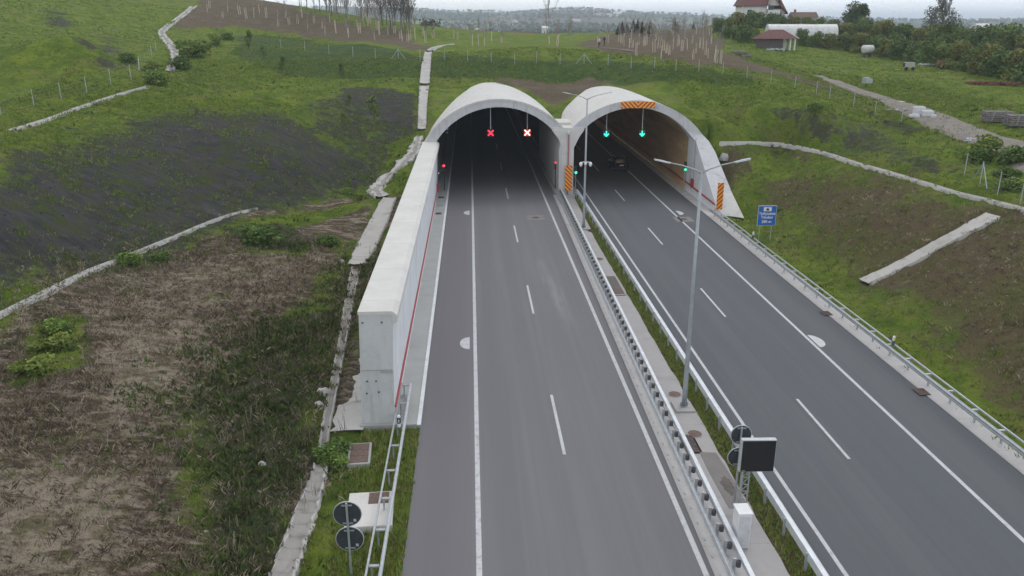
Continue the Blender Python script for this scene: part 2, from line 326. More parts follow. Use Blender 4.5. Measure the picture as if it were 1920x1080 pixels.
    gm_=t.math('ADD',t.math('MULTIPLY',n1,.55),t.math('MULTIPLY',n6,.45)); c=t.mix(fac(sa.outputs[1],gm_,.16,2.6),c,grey)
    c=t.mix(fac(sa.outputs[2],n1,.16,1.2),c,soil)
    c=t.mix(fac(sa.outputs[0],gm_,.16,2.0),c,dry)
    c=t.mix(fac(A.outputs['Alpha'],gm_,.18,2.2),c,olive)
    c=t.mix(sb.outputs[2],c,fcol)
    nt.links.new(c,b.inputs['Base Color']); b.inputs['Roughness'].default_value=.95; b.inputs['Specular IOR Level'].default_value=.1
    h=t.math('ADD',t.math('MULTIPLY',n3,.5),n2); t.bump(t.math('ADD',h,t.math('MULTIPLY',clod2,1.2)),.9,.28,b)
    return m
M['ground']=ground_mat()

# ------------------------------------------------------------------ object helpers
def link(o,parent=None):
    COL.objects.link(o)
    if parent is not None: o.parent=parent
    return o
def tag(o,label,cat,group=None):
    o['label']=label; o['category']=cat
    if group: o['group']=group
    return o
def thing(name,label,cat,loc=(0,0,0),rz=0,group=None):
    o=bpy.data.objects.new(name,None); link(o); o.location=loc; o.rotation_euler=(0,0,rz); o.empty_display_size=.3
    return tag(o,label,cat,group)
def kids(o): return [c for c in bpy.data.objects if c.parent is o]
def copy_tree(o,kidmap,loc,rz=0,label=None,group=None,sc=None):
    c=o.copy(); link(c); c.location=loc; c.rotation_euler=(0,0,rz)
    if sc is not None: c.scale=(sc,sc,sc) if not hasattr(sc,'__len__') else sc
    if label: c['label']=label
    if group: c['group']=group
    def rec(src,dst):
        for k in kidmap.get(src.name,[]):
            d=k.copy(); link(d,dst); rec(k,d)
    rec(o,c); return c
def kmap(o):
    mp={}
    def rec(q):
        ch=list(q.children)
        if ch: mp[q.name]=ch
        for x in ch: rec(x)
    rec(o); return mp
class MB:
    def __init__(s): s.v=[]; s.f=[]; s.mi=[]
    def add(s,vs,fs,mi=0):
        b=len(s.v); s.v+=[tuple(v) for v in vs]; s.f+=[tuple(i+b for i in f) for f in fs]; s.mi+=[mi]*len(fs); return s
    def box(s,c,d,rz=0,mi=0,tilt=0):
        x,y,z=[q/2 for q in d]; vs=[(sx*x,sy*y,sz*z) for sz in(-1,1) for sy in(-1,1) for sx in(-1,1)]
        if tilt: vs=[(v[0]*math.cos(tilt)+v[2]*math.sin(tilt),v[1],-v[0]*math.sin(tilt)+v[2]*math.cos(tilt)) for v in vs]
        if rz: vs=[(v[0]*math.cos(rz)-v[1]*math.sin(rz),v[0]*math.sin(rz)+v[1]*math.cos(rz),v[2]) for v in vs]
        vs=[(v[0]+c[0],v[1]+c[1],v[2]+c[2]) for v in vs]
        return s.add(vs,[(0,2,3,1),(4,5,7,6),(0,1,5,4),(2,6,7,3),(0,4,6,2),(1,3,7,5)],mi)
    def tube(s,pts,rad,n=8,mi=0,cap=True):
        pts=[Vector(p) for p in pts]; rad=rad if hasattr(rad,'__len__') else [rad]*len(pts); rings=[]
        for i,p in enumerate(pts):
            d=(pts[min(i+1,len(pts)-1)]-pts[max(i-1,0)]).normalized()
            a=d.orthogonal().normalized() if abs(d.z)>.95 else d.cross(Vector((0,0,1))).normalized(); b=d.cross(a)
            rings.append([p+(a*math.cos(2*math.pi*k/n)+b*math.sin(2*math.pi*k/n))*rad[i] for k in range(n)])
        vs=[v for r in rings for v in r]; fs=[(i*n+k,i*n+(k+1)%n,(i+1)*n+(k+1)%n,(i+1)*n+k) for i in range(len(pts)-1) for k in range(n)]
        if cap: fs+= [tuple(range(n))[::-1],tuple((len(pts)-1)*n+k for k in range(n))]
        return s.add(vs,fs,mi)
    def disc(s,c,r,th,axis='y',n=28,mi=0):
        d={'y':(0,th/2,0),'z':(0,0,th/2),'x':(th/2,0,0)}[axis]; c=Vector(c); d=Vector(d); return s.tube([c-d,c+d],r,n,mi)
    def prism(s,poly,axis,a,b,mi=0):
        """extrude a 2-D outline: axis y -> outline in (x,z)"""
        n=len(poly); mk={'y':lambda p,t:(p[0],t,p[1]),'x':lambda p,t:(t,p[0],p[1]),'z':lambda p,t:(p[0],p[1],t)}[axis]
        vs=[mk(p,a) for p in poly]+[mk(p,b) for p in poly]
        return s.add(vs,[tuple(range(n))[::-1],tuple(range(n,2*n))]+[(i,(i+1)%n,n+(i+1)%n,n+i) for i in range(n)],mi)
    def mesh(s,name,mats,smooth=False):
        me=bpy.data.meshes.new(name); me.from_pydata(s.v,[],s.f)
        for m in (mats if isinstance(mats,(list,tuple)) else [mats]): me.materials.append(m)
        me.polygons.foreach_set('material_index',s.mi); 
        bm=bmesh.new(); bm.from_mesh(me); bmesh.ops.recalc_face_normals(bm,faces=bm.faces); bm.to_mesh(me); bm.free()
        if smooth: me.polygons.foreach_set('use_smooth',[True]*len(me.polygons))
        me.update(); return me
    def build(s,name,mats,parent=None,smooth=False,loc=None,bevel=0):
        o=bpy.data.objects.new(name,s.mesh(name,mats,smooth)); link(o,parent)
        if loc: o.location=loc
        if bevel:
            md=o.modifiers.new('bevel','BEVEL'); md.width=bevel; md.segments=2; md.limit_method='ANGLE'
        return o
def struct(o): o['kind']='structure'; return o
def npmesh(name,v,f,mat,col=None,smooth=False):
    """v (n,3), f (m,k) arrays"""
    me=bpy.data.meshes.new(name); n=len(v); m,k=f.shape
    me.vertices.add(n); me.vertices.foreach_set('co',np.ascontiguousarray(v,dtype=np.float32).ravel())
    me.loops.add(m*k); me.loops.foreach_set('vertex_index',np.ascontiguousarray(f,dtype=np.int32).ravel())
    me.polygons.add(m); me.polygons.foreach_set('loop_start',np.arange(0,m*k,k,dtype=np.int32)); 
    if col is not None:
        for nm,c in col.items():
            a=me.attributes.new(nm,'FLOAT_COLOR','POINT'); cc=np.ones((n,4),np.float32); cc[:,:c.shape[1]]=c; a.data.foreach_set('color',cc.ravel())
    me.materials.append(mat); me.update(calc_edges=True)
    if smooth: me.polygons.foreach_set('use_smooth',np.ones(m,dtype=bool))
    return me

# ------------------------------------------------------------------ zones (world polygons)
def sd_poly(x,y,poly):
    P=np.array(poly); d=np.full(x.shape,1e9); ins=np.zeros(x.shape,bool); n=len(P)
    for i in range(n):
        ax,ay=P[i]; bx,by=P[(i+1)%n]; ex,ey=bx-ax,by-ay
        t=np.clip(((x-ax)*ex+(y-ay)*ey)/(ex*ex+ey*ey+1e-9),0,1)
        d=np.minimum(d,np.hypot(x-ax-t*ex,y-ay-t*ey))
        c=((ay>y)!=(by>y))&(x<(bx-ax)*(y-ay)/(by-ay+1e-12)+ax); ins^=c
    return np.where(ins,d,-d)
def zone(x,y,poly,soft,warp,seed):
    s=sd_poly(x,y,poly)+(fbm(x,y,warp*2.2,seed)-.5)*warp*2
    return sstep(-soft,soft,s)
ZP={}
def Z(n,pts): ZP.setdefault(n,[]).append(Gp(pts))
Z('grey',[(-300,480),(-200,330),(0,345),(60,290),(150,255),(250,228),(370,212),(480,212),(560,225),(620,262),(690,285),(720,305),(690,340),(640,362),(560,385),(430,415),(300,470),(160,530),(0,615),(-250,760)])
Z('grey2',[(560,225),(600,190),(690,165),(790,178),(788,250),(750,300),(700,335),(640,330),(600,260)]); Z('grey',[(640,165),(690,165),(760,175),(790,180),(785,240),(740,260),(700,230),(660,190)])
Z('grey2',[(1440,225),(1560,215),(1640,232),(1760,285),(1830,320),(1830,345),(1700,325),(1600,290),(1500,262),(1400,255)])
Z('grey',[(150,75),(205,72),(225,88),(170,92)]); Z('grey',[(195,100),(222,98),(222,122),(200,118)])
Z('grey',[(90,22),(110,25),(130,55),(105,50)])
Z('grey2',[(1370,200),(1450,196),(1560,212),(1470,232),(1380,228)])
Z('grey2',[(1480,118),(1560,160),(1600,185),(1560,185),(1500,150)])
Z('soil',[(335,42),(365,12),(440,-15),(560,20),(650,40),(770,66),(800,88),(790,94),(700,80),(560,63),(430,51),(340,52)])
Z('soil',[(1080,78),(1130,70),(1200,58),(1335,50),(1350,85),(1400,115),(1540,160),(1450,138),(1300,116),(1150,100),(1100,90)])
Z('soil',[(940,150),(1150,152),(1125,168),(1060,200),(1020,204),(985,170)])
Z('dry',[(-350,740),(0,590),(160,512),(300,458),(420,408),(560,380),(650,372),(680,400),(665,470),(640,520),(560,580),(480,610),(420,660),(350,740),(330,820),(370,920),(430,1090),(-100,1200)])
Z('olive',[(1395,300),(1480,280),(1600,325),(1750,360),(1860,392),(1960,410),(2200,500),(2200,870),(1965,735),(1745,615),(1655,555),(1550,478),(1478,428),(1425,370)])
Z('dry',[(640,640),(660,560),(690,500),(722,395),(748,375),(735,430),(690,540),(672,600),(676,800),(640,812),(622,760)])
Z('dry',[(560,860),(600,870),(585,950),(545,1080),(500,1080)])
Z('pale',[(150,600),(270,520),(400,500),(560,480),(580,520),(480,560),(430,620),(370,720),(280,760),(180,700)])
Z('pale',[(515,475),(560,470),(590,480),(585,495),(520,492)])
Z('pale',[(0,900),(120,860),(250,900),(200,1080),(0,1080)])
Z('pale',[(1000,160),(1110,160),(1060,195),(1030,195)]); Z('pale',[(1450,410),(1475,420),(1485,455),(1470,450)])
Z('dark',[(480,590),(560,570),(690,500),(675,600),(660,650),(640,720),(620,790),(590,850),(565,920),(540,980),(500,1100),(430,1100),(380,950),(350,850),(340,760),(400,660)])
Z('dark',[(430,430),(520,415),(570,440),(560,470),(480,470)]); Z('dark',[(580,450),(640,445),(640,465),(585,463)])
Z('crest',[(800,100),(1000,108),(1150,112),(1300,125),(1420,142),(1440,165),(1250,155),(900,148),(700,150),(560,140),(430,100),(440,65),(560,70),(700,86)])
Z('dark',[(1640,215),(1760,240),(1700,255)])
Z('nd',[(430,432),(520,415),(570,440),(560,472),(480,472)]); Z('nd',[(60,610),(130,590),(150,640),(170,690),(60,710),(40,640)]); Z('nd',[(190,490),(290,465),(300,490),(200,500)]); Z('nd',[(580,450),(640,445),(640,465),(585,463)])
Z('nd',[(370,400),(520,405),(640,385),(700,378),(660,400),(560,425),(380,450),(300,470)])
Z('nd',[(1400,290),(1460,285),(1500,300),(1480,330),(1420,330)]); 
NAMES=['dry','grey','grey2','soil','dark','pale','olive','crest']; SOFT={'dry':2.6,'grey':5.0,'grey2':4.0,'soil':1.2,'dark':2.2,'pale':2.6,'olive':3.5,'crest':1.4}
def zones(x,y):
    out={}
    r=np.hypot(x,y)
    for k,nm in enumerate(NAMES):
        w=np.zeros(len(x))
        for j,p in enumerate(ZP[nm]):
            sz=max(math.hypot(a[0]-b[0],a[1]-b[1]) for a in p for b in p)
            wp=min(3.4,sz*.16); w=np.maximum(w,zone(x,y,p,max(.3,min(SOFT[nm]*1.2,sz*.12)),wp,k*31+j))
        out[nm]=w
    nd=np.zeros(len(x))
    for j,p in enumerate(ZP['nd']): nd=np.maximum(nd,zone(x,y,p,.9,1.2,200+j))
    out['grey']=np.maximum(out['grey'],.60*out['grey2'])
    for nm in ('dry','pale','olive'): out[nm]=out[nm]*(1-nd)
    out['far']=sstep(210,300,r)*(1-sstep(.2,.0,np.abs(np.arctan2(x,np.maximum(y,.001))+.5)-.2)*0)
    return out

# ------------------------------------------------------------------ courses of the drainage channels
def dense(pix,step=14):
    P=np.array(pix,float); n=len(P); out=[]
    for i in range(n-1):
        p0,p1,p2,p3=P[max(i-1,0)],P[i],P[i+1],P[min(i+2,n-1)]; m=max(1,int(np.hypot(*(p2-p1))/step))
        for k in range(m):
            t=k/m; out.append(tuple(.5*((2*p1)+(-p0+p2)*t+(2*p0-5*p1+4*p2-p3)*t*t+(-p0+3*p1-3*p2+p3)*t**3)))
    out.append(tuple(P[-1])); return out
def resample(pts,step):
    P=np.array(pts); d=np.r_[0,np.cumsum(np.hypot(*(np.diff(P,axis=0).T)))]; n=max(2,int(d[-1]/step)); s=np.linspace(0,d[-1],n)
    return np.stack([np.interp(s,d,P[:,0]),np.interp(s,d,P[:,1])],1)
CHN=[]
def course(label,pix,width,style,unit=1.0):
    pts=np.array([G(*p) for p in dense(pix)])
    L=np.r_[0,np.cumsum(np.hypot(*(np.diff(pts[:,:2],axis=0).T)))]; n=max(1,int(L[-1]/unit)); s=[]; g=[]
    for i in range(n):
        if style=='rubble':
            for q in (0,.33,.66): s.append((i+q)*unit); g.append(0)
        else:
            for q,h in ((0,0),(.5,0),(.93,0),(.95,1),(.98,1)): s.append((i+q)*unit); g.append(h)
    s=np.array(s); S=np.stack([np.interp(s,L,pts[:,k]) for k in range(3)],1)
    u=np.arange(0,max(L[-1],.6)+.01,.25); zu=np.interp(u,L,pts[:,2]); k=13; pad=np.r_[2*zu[0]-zu[1:7][::-1] if len(zu)>7 else [zu[0]]*6,zu,2*zu[-1]-zu[-7:-1][::-1] if len(zu)>7 else [zu[-1]]*6]; zu=np.convolve(pad,np.ones(k)/k,'valid')[:len(u)]; S[:,2]=np.interp(s,u,zu)
    w=np.array(width if hasattr(width,'__len__') else [width,width],float); W=np.interp(np.linspace(0,1,len(S)),np.linspace(0,1,len(w)),w)
    CHN.append(dict(label=label,S=S,W=W,G=np.array(g),style=style))
course('concrete ditch along the foot of the grey slope at the left edge',[(-60,622),(0,588),(80,548),(160,510),(240,478),(320,446),(380,420),(430,402),(490,388)],[.5,.42,.32,.2,.1],'ditch')
course('thin concrete ditch along the green shoulder above the grey slope',[(20,243),(90,222),(150,200),(210,180),(280,160)],.42,'ditch')
course('stepped pale stone channel bending up the green hillside',[(318,132),(330,112),(325,90),(305,68),(302,58),(330,38),(365,10)],[1.0,1.3,1.4,1.3,1.2,1.4],'rubble',1.6)
course('thin pale channel running across the plateau to the chute head',[(806,94),(812,90),(825,86),(850,82)],[1.1,.7,.5],'ditch')
course('concrete chute dropping down the upper grass bank left of the tunnel',[(803,97),(799,120),(796,158)],[1.1,1.3,1.3],'chute')
course('ragged pale chute continuing down beside the left arch',[(795,161),(793,190),(790,248)],[1.2,1.0,.9],'chute')
course('rubble lined channel curving between grey slope and white wall',[(786,255),(775,285),(748,312),(722,340),(702,356),(714,366),(732,371)],[.7,1.0,1.2,1.4,1.4,1.1],'rubble',1.0)
course('wide rough concrete channel behind the middle of the white wall',[(730,370),(712,410),(690,455),(668,496)],[1.2,1.5,1.6,1.2],'chute',1.2)
course('narrow concrete channel behind the near end of the white wall',[(668,500),(655,560),(645,620),(632,690),(618,760),(608,815),(604,855)],[.7,.6,.5,.42,.4],'ditch')
course('muddy concrete channel in the lower foreground beside the left verge',[(604,868),(580,940),(555,1010),(525,1090),(505,1150)],[.6,.85,.9,.9],'mud',.7)
course('long pale ditch curving along the top of the right cutting',[(1350,266),(1420,266),(1480,271),(1540,284),(1600,303),(1680,326),(1740,344),(1800,362),(1870,378),(1960,402)],.52,'ditch',1.4)
course('straight concrete chute running down the brown right cutting',[(1862,402),(1780,445),(1700,490),(1604,536)],[1.25,1.2,1.15],'chute')
# ------------------------------------------------------------------ ground sheet
def axis(lo,hi,step,far,ratio=1.07):
    a=list(np.arange(lo,hi+1e-6,step)); s=step
    while a[-1]<far: s*=ratio; a.append(a[-1]+s)
    s=step; b=[]; q=lo
    while q>-far: s*=ratio; q-=s; b.append(q)
    return np.array(b[::-1]+a)
gx=axis(-50,55,.55,7000); gy=axis(14,128,.55,7000); gy=gy[gy>-120]
GX,GY=np.meshgrid(gx,gy,indexing='ij'); fx=GX.ravel(); fy=GY.ravel(); fz=Hf(fx,fy)
zz=zones(fx,fy)
for c in CHN:                                   # every channel is let into the ground
    S=c['S'][::2]; m_=(fx>S[:,0].min()-2)&(fx<S[:,0].max()+2)&(fy>S[:,1].min()-2)&(fy<S[:,1].max()+2); ix=np.nonzero(m_)[0]
    if len(ix)==0: continue
    d2=(fx[ix,None]-S[None,:,0])**2+(fy[ix,None]-S[None,:,1])**2; j=d2.argmin(1); dd=np.sqrt(d2.min(1)); hw=c['W'][::2][j]/2
    cut=np.clip(1-(dd-hw-.12)/.35,0,1); fz[ix]=np.where(dd<hw+.47,np.minimum(fz[ix],fz[ix]*(1-cut)+(S[j,2]-.26)*cut),fz[ix])
rz_=zz['dry']*(1-zz['dark']*.5); fz+=rz_*((fbm(fx*.8+fy*.5,fy*.9-fx*.3,1.5,61)-.5)*.30)
nx,ny=len(gx),len(gy)
idx=np.arange(nx*ny).reshape(nx,ny)
q=np.stack([idx[:-1,:-1],idx[1:,:-1],idx[1:,1:],idx[:-1,1:]],-1).reshape(-1,4)
TUN=[dict(c=2.95,hw=6.8,ri=8.0,top=9.43,ro=9.2,otop=10.24),dict(c=17.5,hw=6.5,ri=7.8,top=9.29,ro=9.4,otop=10.05)]
def outz(x,T):
    d=np.abs(x-T['c']); return np.where(d<7.8,T['otop']-T['ro']+np.sqrt(np.maximum(T['ro']**2-d*d,0)),-9)
inside=np.zeros(nx*ny,bool)
for T in TUN:
    o=outz(fx,T); inside|=(np.abs(fx-T['c'])<7.6)&(fy>86.2)&(fz<o-.15)&(fy<125)
inside|=(np.abs(fx-10.4)<1.0)&(fy>86.2)&(fy<91)&(fz<7)
inside|=(fx>23.4)&(fx<25.7)&(fy>76)&(fy<90)&(fz<6.4-(86-fy)*.55)
foot=np.zeros(nx*ny,bool); low=np.zeros(nx*ny,bool)
for T in TUN:
    k_=(np.abs(fx-T['c'])<7.5)&(fy>85.2)&(fy<89.5); foot|=k_; low|=k_&(fz<outz(fx,T)-.45)
foot|=(fx>9.6)&(fx<11.2)&(fy>85.2)&(fy<89.5); low|=(fx>9.6)&(fx<11.2)&(fy>85.2)&(fy<89.5)&(fz<6.3)
bad=foot[q].all(1)&low[q].any(1)&(fz[q].max(1)>.4)
q=q[~(inside[q].all(1)|bad)]
gm=npmesh('ground',np.stack([fx,fy,fz],1),q,M['ground'],{'za':np.stack([zz['dry'],zz['grey'],zz['soil'],zz['olive']],1),'zb':np.stack([zz['dark'],zz['pale'],zz['far'],zz['crest']],1)},True)
struct(link(bpy.data.objects.new('ground',gm)))

# earth lying against the backs of the vaults, right behind the mouths
mbv=[];mbf=[]
for T,xa,xb in ((TUN[1],17.6,25.6),(TUN[1],10.2,12.2),(TUN[0],-5.2,-2.6),(TUN[0],7.0,9.8)):
    X=np.linspace(xa,xb,26); Y=np.r_[86.36,np.linspace(86.38,92,11)]; XX,YY=np.meshgrid(X,Y,indexing='ij'); hh=Hf(XX.ravel(),np.maximum(YY.ravel(),87.9)).reshape(XX.shape); oz=np.where(np.abs(XX-T['c'])<7.79,outz(XX,T),6.0 if xa>12 else -9)
    zc_=np.maximum(hh,oz+.05); zc_[:,0]=oz[:,0]-.5; ok=(hh>oz-(1.9 if xa>15 else .35))&((xa<15)|(XX>20.2)|(hh>oz-.35)); b0=len(mbv)
    mbv+=list(zip(XX.ravel(),YY.ravel(),zc_.ravel()+.02))
    for i in range(25):
        for j in range(11):
            if ok[i:i+2,j:j+2].all(): mbf.append((b0+i*12+j,b0+(i+1)*12+j,b0+(i+1)*12+j+1,b0+i*12+j+1))
cm=bpy.data.meshes.new('ground'); cm.from_pydata(mbv,[],mbf); cm.materials.append(M['ground']); cm.polygons.foreach_set('use_smooth',[True]*len(mbf))
for nm in ('za','zb'):
    a_=cm.attributes.new(nm,'FLOAT_COLOR','POINT'); a_.data.foreach_set('color',np.zeros(len(mbv)*4,np.float32))
struct(link(bpy.data.objects.new('ground',cm)))
# ------------------------------------------------------------------ roads
def sheet(mb,x0,x1,y0,y1,z,xt0=None,xt1=None,ny=2,mi=0):
    xt0=x0 if xt0 is None else xt0; xt1=x1 if xt1 is None else xt1
    mb.add([(x0,y0,z),(x1,y0,z),(xt1,y1,z),(xt0,y1,z)],[(0,1,2,3)],mi)
Y0=-40; YT=240
def road(name,edge,mat):
    mb=MB(); vs=[(edge[0],Y0,0),(edge[1],Y0,0),(edge[1],YT,0),(edge[0],YT,0)]
    mb.add(vs+[(v[0],v[1],-.4) for v in vs],[(0,1,2,3),(7,6,5,4),(0,4,5,1),(1,5,6,2),(2,6,7,3),(3,7,4,0)])
    return struct(mb.build(name,mat))
rl=road('road',(-2.6,9.0),M['asph1']); rr=road('road',(11.5,23.1),M['asph2'])
def mark(name,parent,mat,*quads):
    mb=MB()
    for a in quads: sheet(mb,*a)
    return mb.build(name,mat,parent)
mark('edge_line',rl,M['line'],(-.06,.14,33,YT,.004)); mark('edge_line',rl,M['linew'],(-.06,.14,Y0,33,.004)); mark('edge_line',rl,M['line'],(7.68,7.88,Y0,YT,.004))
mark('edge_line',rr,M['line'],(12.46,12.62,Y0,YT,.004)); mark('edge_line',rr,M['line'],(19.76,19.94,Y0,YT,.004))
for k in range(-2,8):
    y=30.7+17.8*k; mark('lane_dash',rl,M['line'],(3.78,3.92,y,y+5.9,.004)); 
    y=29.7+17.6*k; mark('lane_dash',rr,M['line'],(16.02,16.16,y,y+5.8,.004))
def dmark(x,y,r,s,par):
    mb=MB(); pts=[(x+s*.62*r*math.cos(a),y+r*math.sin(a),.004) for a in np.linspace(-math.pi/2,math.pi/2,20)]
    mb.add(pts,[tuple(range(len(pts)))]); mb.build('half_disc_mark',M['line'],par)
dmark(-.28,43.7,.93,-1,rl); dmark(-.28,77.7,.93,-1,rl); dmark(20.05,43.0,.95,1,rr); dmark(20.3,76.6,.9,1,rr)
for x,y,par in ((6.1,75.3,rl),(20.2,73.9,rr)):
    mb=MB(); sheet(mb,x-.85,x+.85,y-1.0,y+1.0,.004); o=mb.build('patch',M['damp'],par)
    mb=MB(); mb.disc((x,y,.006),.36,.006,'z',24); mb.build('manhole_lid',M['rustd'],par)
# concrete strips
mb=MB(); mb.add([(8.0,Y0,.012),(9.2,Y0,.012),(9.2,86,.012),(8.85,86,.012),(8.05,22,.012)],[(0,1,2,3,4)]); struct(mb.build('gutter',M['gutter']))
def slab(name,poly,z0,z1,mat): 
    mb=MB(); mb.prism(poly,'z',z0,z1); return struct(mb.build(name,mat,bevel=.012))
edge=[]
for y in np.arange(-40,69,.8): edge.append((10.62+random.uniform(-.05,.05),y))
slab('median_strip',[(9.2,-40)]+edge+[(10.62,69),(10.1,70.2),(10.75,70.4),(10.95,84),(11.3,85.98),(9.2,85.98)],-.3,.06,M['strip'])
mb=MB(); mb.prism([(22.68,-40),(23.62,-40),(23.68,70),(23.8,76.2),(23.95,76.3),(23.95,YT),(23.1,YT),(22.95,86),(22.8,60)],'z',-.3,.04); struct(mb.build('gutter',M['gutter']))
mb=MB(); mb.prism([(-2.55,33.5),(-2.55,YT),(-3.9,YT),(-3.9,33.5)],'z',-.3,.16); wk=struct(mb.build('walkway',M['walk'],bevel=.02))
mb=MB(); mb.prism([(-2.55,33.4),(-2.55,YT),(-2.73,YT),(-2.73,33.4)],'z',.161,.19); mb.build('kerb',M['wallw'],wk)
mb=MB(); mb.prism([(9.05,86.0),(9.05,YT),(9.8,YT),(9.8,86.0)],'z',-.3,.16); struct(mb.build('walkway',M['walk'],bevel=.02))
mb=MB(); mb.prism([(11.05,86.0),(11.05,YT),(11.6,YT),(11.6,86.0)],'z',-.3,.16); struct(mb.build('walkway',M['walk'],bevel=.02))
# verge of the median
mb=MB(); mb.add([(10.5,-40,.0),(11.56,-40,.0),(11.56,84,.0),(10.85,84,.0),(10.5,68,0)],[(0,1,2,3,4)]); struct(mb.build('verge',M['ground']))

# ------------------------------------------------------------------ tunnel portal
def inprof(T,n=26):
    c,hw,r,top=T['c'],T['hw'],T['ri'],T['top']; zc=top-r; zs=zc+math.sqrt(r*r-hw*hw); a0=math.asin((zs-zc)/r)
    pts=[(c-hw,z) for z in np.linspace(0,zs,8)[:-1]]
    pts+=[(c-r*math.cos(a),zc+r*math.sin(a)) for a in np.linspace(a0,math.pi-a0,n)]
    pts+=[(c+hw,z) for z in np.linspace(zs,0,8)[1:]]
    return pts
def outprof(T,n=26,wb=8.05):
    c,r,top=T['c'],T['ro'],T['otop']; zc=top-r; zs=zc+math.sqrt(r*r-7.85**2); a0=math.asin((zs-zc)/r)
    pts=[(c-wb,z) for z in np.linspace(-.3,zs,8)[:-1]]
    pts+=[(c-r*math.cos(a),zc+r*math.sin(a)) for a in np.linspace(a0,math.pi-a0,n)]
    pts+=[(c+wb,z) for z in np.linspace(zs,-.3,8)[1:]]
    return pts
def ptx(name,label,T,mat_in,rake,door):
    t=None
portal=thing('tunnel_portal','twin concrete tunnel portal with two arched mouths joined by a central pillar','tunnel portal',(10.4,86,0))
OX,OY=10.4,86.0
def loc(v): return (v[0]-OX,v[1]-OY,v[2])
for k,T in enumerate(TUN):
    I=inprof(T); O=outprof(T); n=len(I)
    def fy_(p,i):
        if k==1 and i>n//2 and p[1]<6.4: return 86-(6.4-max(p[1],0))*1.72
        return 86.0
    fi=[(p[0],fy_(p,i),p[1]) for i,p in enumerate(I)]; O=[(p[0]+(max(0,6.4-max(p[1],0))/6.4*.65 if k==1 and i>n//2 else 0),p[1]) for i,p in enumerate(O)]; fo=[(p[0],fy_(p,i),p[1]) for i,p in enumerate(O)]
    if k==0: # left flank of the outside stops where the retaining wall begins
        pass
    mb=MB(); bk=[(p[0],112.0,p[1]) for p in O]
    # slightly ribbed outer skin, no faces on the road side of the pillar
    mb.add([loc(v) for v in fo+bk],[(i,i+1,n+i+1,n+i) for i in range(n-1)])
    o=mb.build('vault',M['conc'],portal,True)
    mb=MB(); mb.add([loc(v) for v in fi+fo],[(i,i+1,n+i+1,n+i) for i in range(n-1)])
    # raised lip round the mouth
    o=mb.build('arch_face',M['ring'],portal)
    mb=MB()
    if k==0:
        lo=[(p[0]+(p[0]-T['c'])*.012,85.94,p[1]+.05) for p in O[7:-7]]; l2=[(p[0],85.94,p[1]-.12) for p in O[7:-7]]; l3=[(v[0],86.35,v[2]) for v in lo]
        m_=len(lo); mb.add([loc(v) for v in l2+lo+l3],[(i,i+1,m_+i+1,m_+i) for i in range(m_-1)]+[(m_+i,m_+i+1,2*m_+i+1,2*m_+i) for i in range(m_-1)])
        mb.build('lip',M['conc'],portal)
    mb=MB(); ys=[None]+list(np.linspace(88,YT,12)); rows=[fi]+[[(p[0],y,p[1]) for p in I] for y in ys[1:]]
    vs=[loc(v) for r_ in rows for v in r_]; mb.add(vs,[(a*n+i,a*n+i+1,(a+1)*n+i+1,(a+1)*n+i) for a in range(len(rows)-1) for i in range(n-1)])
    e=[loc((p[0],YT,p[1])) for p in I]; mb.add(e,[tuple(range(n))])  # unseen end cap added to keep daylight out of the bore
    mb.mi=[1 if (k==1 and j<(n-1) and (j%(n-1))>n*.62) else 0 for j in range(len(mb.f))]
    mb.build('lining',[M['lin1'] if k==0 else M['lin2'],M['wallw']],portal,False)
# pillar block and its cap between the two tubes
mb=MB(); mb.prism([(9.72,-.2),(11.02,-.2),(11.02,5.1),(11.6,6.3),(12.1,7.0),(8.6,7.0),(9.3,6.1),(9.72,5.2)],'y',85.9,92); 
mb.v=[loc(v) for v in mb.v]; mb.build('pillar',M['conc'],portal,bevel=.03)
mb=MB(); mb.box((10.35,87.0,7.12),(3.4,2.1,.26)); mb.box((10.5,90.3,7.25),(2.6,3.6,.5)); mb.v=[loc(v) for v in mb.v]; mb.build('pillar_cap',M['walltop'],portal,bevel=.04)
mb=MB(); mb.tube([loc(v) for v in [(10.42,85.82,6.6),(10.42,85.82,.1)]],.085,10); o=mb.build('downpipe',M['redpale'],portal)
mb=MB(); mb.tube([loc(v) for v in [(10.42,85.8,6.85),(10.42,85.8,6.55)]],[.16,.1],10); mb.build('pipe_hopper',M['white'],portal)
# bright plinth of wing wall and foot
mb=MB(); mb.prism([(24.02,0),(26.2,0),(26.25,.05),(26.0,1.7),(24.02,2.4)],'y',74.25,75.35)
mb=MB(); 
foot=[(24.05,75.6,0),(26.15,74.0,0),(26.3,75.6,0),(24.05,77.6,0)]; top=[(24.1,78.4,1.5),(25.95,77.3,1.6),(26.1,78.6,1.7),(24.1,79.4,1.7)]
mb.add([loc(v) for v in foot+top],[(0,1,5,4),(1,2,6,5),(2,3,7,6),(3,0,4,7),(4,5,6,7),(3,2,1,0)]); mb.build('wing_foot',M['conc'],portal,bevel=.05)
